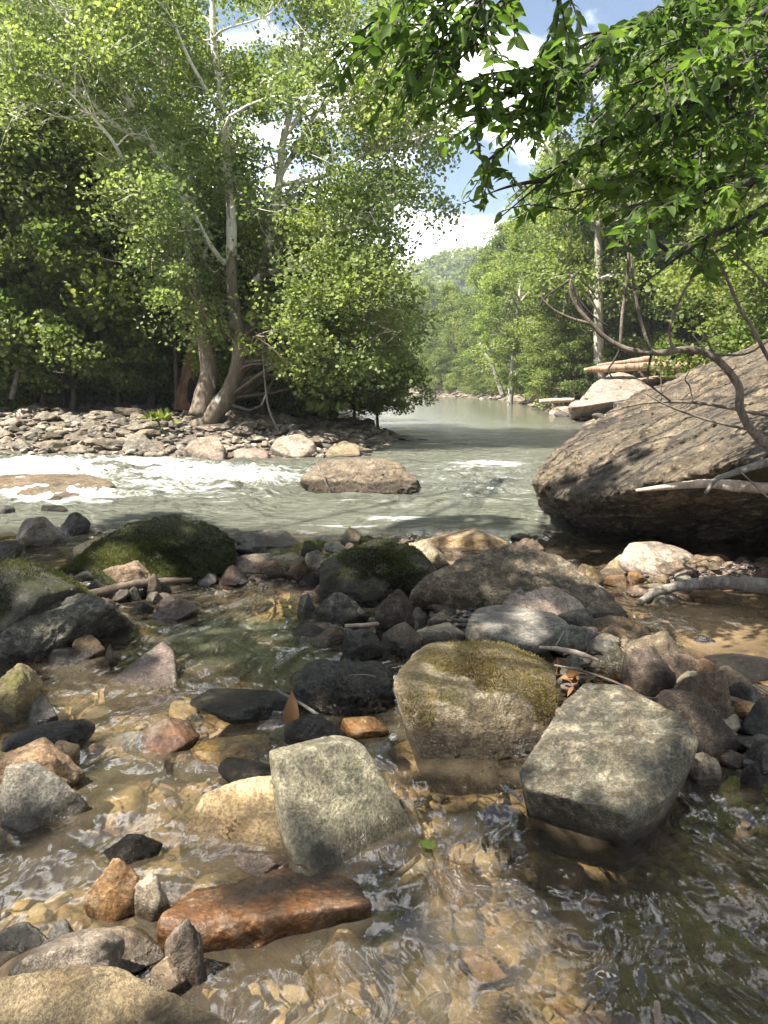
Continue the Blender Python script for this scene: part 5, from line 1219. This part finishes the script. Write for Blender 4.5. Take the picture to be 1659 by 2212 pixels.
# ------------------------------------------------------------------ dead wood
def wood(name, label, cat, strokes, mat, sides=9, rough=.12, group=None):
    """strokes: list of (list of (u, v, y), radii)"""
    mb = MB(); b = None
    for pts, rad in strokes:
        W = np.array([at_y(u, v, y) for (u, v, y) in pts])
        if b is None: b = W[0].copy()
        tube(mb, W - b, rad, sides, len(pts) * 6, rough, 3)
    return tag(ob(name, mb.mesh(name, M[mat]), loc=b), label, cat, group)
yb = 5.6
q = lambda L, dy=0: [(u, v, yb + dy) for u, v in L]
main = q([(1720, 985), (1659, 962), (1622, 927), (1599, 882), (1596, 837), (1569, 796), (1532, 766), (1487, 755), (1431, 762), (1374, 759), (1341, 749), (1307, 729), (1277, 699), (1247, 665), (1232, 627), (1233, 603)])
wood('bare_branch', 'arching bare grey branch with long shoots, in front of the layered boulder', 'branch', [
 (main, [.036, .034, .031, .030, .028, .027, .026, .025, .023, .022, .020, .018, .016, .013, .010, .006]),
 (q([(1277, 699), (1240, 690), (1200, 672), (1175, 650), (1168, 632)]), [.013, .010, .008, .006]),
 (q([(1340, 748), (1345, 675), (1357, 575), (1355, 500), (1360, 445), (1380, 420), (1410, 408)]), [.012, .011, .010, .008, .006]),
 (q([(1405, 760), (1380, 675), (1365, 575), (1362, 460), (1380, 438), (1430, 415)]), [.012, .011, .009, .008, .005]),
 (q([(1460, 758), (1448, 738), (1450, 695), (1480, 625), (1535, 540), (1550, 508)]), [.012, .011, .010, .008, .005]),
 (q([(1720, 860), (1659, 772), (1630, 715), (1600, 670), (1570, 600), (1535, 530), (1530, 515)]), [.018, .015, .013, .012, .01, .006]),
 (q([(1535, 765), (1605, 766), (1652, 742), (1680, 720)]), [.009, .008, .006, .004]),
 (q([(1535, 540), (1580, 545), (1640, 600), (1690, 650)]), [.006, .008, .009, .01]),
 (q([(1569, 796), (1540, 760), (1520, 722), (1515, 710)]), [.009, .007, .005, .003]),
 (q([(1700, 905), (1562, 879), (1487, 869), (1393, 871), (1314, 890)], .35), [.015, .013, .011, .009, .005]),
 (q([(1700, 945), (1562, 916), (1487, 894), (1431, 871), (1393, 849)], .3), [.012, .010, .008, .007, .004]),
 (q([(1497, 870), (1490, 835), (1480, 820), (1490, 800)], .3), [.007, .006, .005, .003]),
 (q([(1428, 866), (1428, 820), (1425, 790)], .3), [.005, .005, .004])], 'twig')
wood('dark_branch', 'black thin branches crossing behind the arching bare branch', 'branch', [
 (q([(1290, 715), (1330, 745), (1337, 758), (1325, 781), (1314, 800), (1325, 819)], .15), [.010, .009, .008, .007, .005]),
 (q([(1233, 620), (1260, 660), (1290, 690), (1315, 705)], .15), [.007, .007, .006, .005]),
 (q([(1250, 600), (1275, 625), (1290, 648)], .15), [.006, .006, .004]),
 (q([(1165, 662), (1180, 640), (1230, 605), (1260, 580), (1300, 572)], .15), [.005, .006, .007, .005, .003]),
 (q([(1290, 715), (1255, 665), (1235, 610)], .15), [.010, .009, .006])], 'darktwig')
wood('dark_branch', 'short black branch hanging from the arch down over the boulder edge', 'branch', [(q([(1408, 762), (1400, 800), (1404, 830), (1449, 867)], .15), [.009, .009, .008, .005])], 'darktwig')
wood('bleached_branch', 'bleached white broken branch jutting left across the dark boulder face', 'branch', [([(1720, 1062, 5.9), (1600, 1050, 5.9), (1524, 1045, 5.9), (1449, 1051, 5.9), (1374, 1060, 5.9)], [.048, .042, .035, .026, .012]), ([(1560, 1052, 5.85), (1600, 1058, 5.8), (1625, 1042, 5.7)], [.02, .016, .008])], 'bleached')
wood('hooked_branch', 'dark hooked branch end hanging before the bleached branch', 'branch', [([(1740, 975, 5.5), (1659, 998, 5.5), (1588, 1021, 5.5), (1547, 1036, 5.5), (1524, 1066, 5.5)], [.035, .030, .024, .018, .012]), ([(1700, 1110, 5.4), (1659, 1075, 5.4), (1590, 1010, 5.4)], [.008, .007, .004])], 'greylog')
yl = 5.6
wood('fallen_branch', 'thick grey barked branch lying over the tan pool at the right edge', 'branch', [([(1760, 1275, 5.3), (1659, 1266, 5.4), (1580, 1259, 5.5), (1480, 1264, 5.6), (1420, 1279, 5.6), (1378, 1303, 5.5)], [.062, .056, .050, .045, .036, .022])], 'greylog', 14, .2)
ylog = 37.
wood('drift_log', 'long split pink and tan drift log resting on the stepped boulder', 'log', [([(1262, 799, ylog), (1300, 797, ylog), (1375, 792, ylog), (1480, 792, ylog), (1540, 795, ylog)], [.08, .18, .22, .2, .15]), ([(1290, 789, ylog), (1375, 780, ylog), (1412, 774, ylog + .3), (1440, 783, ylog)], [.05, .15, .13, .05])], 'driftlog', 12, .22)
wood('drift_log', 'thinner grey drift log behind the split log on the right shore', 'log', [([(1390, 790, 39), (1450, 784, 39), (1540, 788, 39)], [.12, .16, .14]), ([(1420, 776, 39), (1480, 790, 39)], [.1, .08])], 'greylog', 10, .3)
wood('drift_log', 'bleached log lying on the right shore left of the stepped boulder', 'log', [([(1165, 868, 41), (1200, 865, 41), (1240, 864, 41)], [.12, .13, .1])], 'bleached', 10, .3)
def lay(name, label, cat, pts, rad, mat, h=.03):
    W = np.array([on_z(u, v, h + dz) for (u, v, dz) in pts]); mb = MB(); tube(mb, W - W[0], rad, 8, len(pts) * 6, .15, 2)
    return tag(ob(name, mb.mesh(name, M[mat]), loc=W[0]), label, cat)
lay('driftwood', 'splintered tan driftwood piece between flat slab and pale boulder', 'driftwood', [(1165, 1398, .12), (1205, 1402, .12), (1250, 1412, .11), (1292, 1426, .09)], [.008, .014, .018, .006], 'bleached')
lay('stick', 'long thin grey stick lying across the rock pile behind the pale boulder', 'stick', [(1198, 1437, .16), (1260, 1450, .16), (1330, 1474, .15), (1375, 1498, .14), (1410, 1508, .12), (1450, 1500, .12)], [.006, .006, .005, .004, .003], 'greylog')
lay('twig', 'short forked pale twig standing by the flat grey slab', 'twig', [(1200, 1395, .12), (1215, 1370, .2), (1218, 1362, .22)], [.004, .003, .002], 'bleached')
lay('stick', 'brown stick leaning into the stream left of the black wet rock', 'stick', [(700, 1553, .02), (650, 1520, .05), (595, 1490, .09)], [.009, .007, .006], 'greylog')
lay('driftwood', 'grey weathered log among stones below the moss boulder', 'driftwood', [(185, 1285, .05), (240, 1275, .06), (300, 1262, .07), (360, 1256, .07), (415, 1252, .06)], [.03, .04, .035, .03, .015], 'bark')
lay('driftwood', 'small pale stick lying by the round scaly stone', 'driftwood', [(745, 1352, .04), (790, 1350, .04), (822, 1346, .04)], [.012, .014, .012], 'bleached')
lay('twig', 'thin dark twig curved over the black wet rock', 'twig', [(742, 1478, .17), (755, 1460, .2), (790, 1458, .2), (812, 1462, .19)], [.003, .003, .003], 'darktwig')
lay('stick', 'broken upright stick poking out of the water at the bottom right', 'stick', [(1422, 2260, -.08), (1421, 2210, .0), (1419, 2165, .06)], [.008, .009, .007], 'bleached')
lay('stick', 'pale sunken stick under the ripples right of the standing slab', 'stick', [(800, 1950, -.06), (850, 1900, -.06), (905, 1850, -.06)], [.010, .012, .010], 'bleached')
wood('snagged_branch', 'thin bare twig snagged on the left end of the mid river boulder', 'branch', [([(655, 1018, 11.6), (680, 998, 11.5), (690, 1015, 11.3), (705, 1045, 11.2), (715, 1060, 11.2)], [.006, .009, .009, .006]), ([(690, 1015, 11.4), (720, 1025, 11.3), (745, 1020, 11.4)], [.006, .004]), ([(680, 998, 11.5), (700, 985, 11.5)], [.006, .003])], 'greylog')

# ------------------------------------------------------------------ small plants and leaves
def tuft(name, label, p, n, h, spread, seed, mat='grass', leafT=None):
    r = np.random.RandomState(seed); p = np.array(p, float)
    P = r.normal(size=(n, 3)) * (spread, spread, 0); td = r.normal(size=(n, 3)) * .5 + (0, 0, 1.0)
    T, Fc = (T_BL, F_BL) if leafT is None else leafT
    V, FF, a = leafgeo(P, h * (.5 + .6 * r.random_sample(n)), r, T, Fc, .1, tdir=td, tw=.6)
    return tag(ob(name, mesh_np(name, V, FF, M[mat], attrs={'rnd': a}), loc=p), label, 'plant')
tuft('grass_tuft', 'bright grass tuft on the low mossy rock at the left edge', at_y(55, 1262, 5.55), 160, .13, .07, 1)
tuft('grass_tuft', 'pale feathery weed on the side of the moss boulder', at_y(400, 1180, 6.75), 90, .16, .035, 2)
tuft('leafy_weed', 'small green weed among the balanced grey slabs', at_y(698, 1180, 7.4), 26, .09, .04, 3, 'bush', (T_OV, F_OV))
tuft('leafy_weed', 'tiny green sprig on the gravel beside the scaly stone', at_y(795, 1277, 5.9), 12, .06, .03, 4, 'bush', (T_OV, F_OV))
tuft('leafy_weed', 'yellow green upright weed on the bar left of the sycamore', at_y(345, 905, 19.2), 60, .28, .12, 5, 'bush', (T_OV, F_OV))
tuft('leafy_weed', 'leafy weed leaning at the right tip of the bar under the branches', at_y(705, 885, 22), 120, .30, .35, 6, 'bush', (T_OV, F_OV))
def fallen(name, label, p, s, rot, mat):
    V = T_OV * s
    o = ob(name, mesh_np(name, V, F_OV, M[mat], attrs={'rnd': np.full(len(V), .6)}), loc=p); o.rotation_euler = rot
    return tag(o, label, 'leaf')
fallen('dead_leaf', 'brown upright leaf caught at the stick in the stream', on_z(622, 1570, .0), .16, (1.3, .3, .4), 'deadleaf')
o = ob('fallen_leaf', mesh_np('fallen_leaf', T_LO * .07, F_LO, M['over'], attrs={'rnd': np.full(13, .6)}), loc=on_z(935, 1832, .012)); o.rotation_euler = (.1, .1, .8); tag(o, 'green lobed leaf floating right of the standing slab', 'leaf')
fallen('dead_leaf', 'curled dead leaf lodged on top of the orange wet rock', on_z(672, 1886, .10), .06, (.4, .9, 1.2), 'deadleaf')
fallen('dead_leaf', 'pinkish leaf tip beside the square pale boulder', on_z(1500, 1640, .05), .07, (.3, .2, -1.2), 'deadleaf')
r = np.random.RandomState(61); Pl = np.array([on_z(r.normal(1290, 60), r.normal(1462, 22), .07 + .03 * r.random_sample()) for _ in range(70)])
V, FF, a = leafgeo(Pl, .05 + .04 * r.random_sample(70), r, T_OV, F_OV, .7)
tag(ob('leaf_litter', mesh_np('leaf_litter', V, FF, M['deadleaf'], attrs={'rnd': a})), 'brown dead leaves caught in the rock pile', 'leaves', kind='stuff')

hm_ = bpy.data.materials.new('haze'); hm_.use_nodes = True; hm_.node_tree.nodes.clear()
pv = hm_.node_tree.nodes.new('ShaderNodeVolumePrincipled'); pv.inputs['Color'].default_value = (.80, .88, 1, 1); pv.inputs['Density'].default_value = .00042
mo = hm_.node_tree.nodes.new('ShaderNodeOutputMaterial'); hm_.node_tree.links.new(pv.outputs[0], mo.inputs['Volume'])
hx = np.array([(x, y, z) for x in (-900, 900) for y in (-60, 960) for z in (-4, 120)], float)
hf = np.array([(0, 1, 3, 2), (4, 6, 7, 5), (0, 4, 5, 1), (2, 3, 7, 6), (0, 2, 6, 4), (1, 5, 7, 3)])
tag(ob('haze', mesh_np('haze', hx, hf, hm_, smooth=False)), 'thin bluish summer haze over the far river', 'haze', kind='stuff')

# ------------------------------------------------------------------ sky, sun, camera
w = bpy.data.worlds.new('World'); sc.world = w; w.use_nodes = True; nt = w.node_tree; nt.nodes.clear()
L = nt.links.new
sky = nt.nodes.new('ShaderNodeTexSky'); sky.sky_type = 'NISHITA'; sky.sun_disc = False
sky.sun_elevation = math.asin(SUN[2]); sky.sun_rotation = math.atan2(SUN[0], SUN[1]); sky.air_density = 1.0; sky.dust_density = .6; sky.ozone_density = 1.6
geo = nt.nodes.new('ShaderNodeTexCoord')
mp = nt.nodes.new('ShaderNodeMapping'); mp.inputs['Scale'].default_value = (1, 1, 1.7); mp.inputs['Location'].default_value = (.35, .2, .10); L(geo.outputs['Generated'], mp.inputs[0])
nz = nt.nodes.new('ShaderNodeTexNoise'); nz.inputs['Scale'].default_value = 3.2; nz.inputs['Detail'].default_value = 7; nz.inputs['Roughness'].default_value = .55; nz.inputs['Distortion'].default_value = .25; L(mp.outputs[0], nz.inputs[0])
mr = nt.nodes.new('ShaderNodeMapRange'); mr.interpolation_type = 'SMOOTHSTEP'; mr.inputs[1].default_value = .45; mr.inputs[2].default_value = .56; L(nz.outputs[0], mr.inputs[0])
nz2 = nt.nodes.new('ShaderNodeTexNoise'); nz2.inputs['Scale'].default_value = 7; nz2.inputs['Detail'].default_value = 5; L(mp.outputs[0], nz2.inputs[0])
cr = nt.nodes.new('ShaderNodeMapRange'); cr.inputs[1].default_value = .3; cr.inputs[2].default_value = .7; cr.inputs[3].default_value = 6.0; cr.inputs[4].default_value = 10.5; L(nz2.outputs[0], cr.inputs[0])
sx = nt.nodes.new('ShaderNodeSeparateXYZ'); L(geo.outputs['Generated'], sx.inputs[0])
fy = nt.nodes.new('ShaderNodeMapRange'); fy.interpolation_type = 'SMOOTHSTEP'; fy.inputs[1].default_value = .3; fy.inputs[2].default_value = .85; fy.inputs[3].default_value = 1.0; fy.inputs[4].default_value = 3.4; L(sx.outputs[1], fy.inputs[0])
cm = nt.nodes.new('ShaderNodeMath'); cm.operation = 'MULTIPLY'; L(cr.outputs[0], cm.inputs[0]); L(fy.outputs[0], cm.inputs[1])
cc = nt.nodes.new('ShaderNodeCombineColor')
for k in range(3): L(cm.outputs[0], cc.inputs[k])
mx = nt.nodes.new('ShaderNodeMix'); mx.data_type = 'RGBA'; L(mr.outputs[0], mx.inputs[0]); L(sky.outputs[0], mx.inputs[6]); L(cc.outputs[0], mx.inputs[7])
bg = nt.nodes.new('ShaderNodeBackground'); bg.inputs[1].default_value = .05; L(mx.outputs[2], bg.inputs[0])
ow = nt.nodes.new('ShaderNodeOutputWorld'); L(bg.outputs[0], ow.inputs[0])

sd = bpy.data.lights.new('sun', 'SUN'); sd.energy = 5.0; sd.angle = R(.53); sd.color = (1, .92, .79)
so = bpy.data.objects.new('sun', sd); COL.objects.link(so)
from mathutils import Vector
so.rotation_euler = Vector(SUN).to_track_quat('Z', 'Y').to_euler()

cam = bpy.data.cameras.new('camera'); co = bpy.data.objects.new('camera', cam); COL.objects.link(co)
cam.sensor_fit = 'VERTICAL'; cam.sensor_height = 36; cam.lens = 36 * F / CH; cam.clip_end = 3000; cam.clip_start = .05
co.location = (0, 0, CAMH); co.rotation_euler = (math.pi / 2 - PITCH, 0, 0)
sc.camera = co
sc.view_settings.view_transform = 'Standard'; sc.view_settings.look = 'None'; sc.view_settings.exposure = 1.9; sc.view_settings.gamma = 1
sc.render.engine = 'CYCLES'
cy = sc.cycles; cy.max_bounces = 7; cy.diffuse_bounces = 3; cy.glossy_bounces = 3; cy.transmission_bounces = 4; cy.transparent_max_bounces = 8
cy.use_denoising = True; cy.caustics_reflective = False; cy.caustics_refractive = False; cy.sample_clamp_indirect = 6
sc.render.use_persistent_data = False
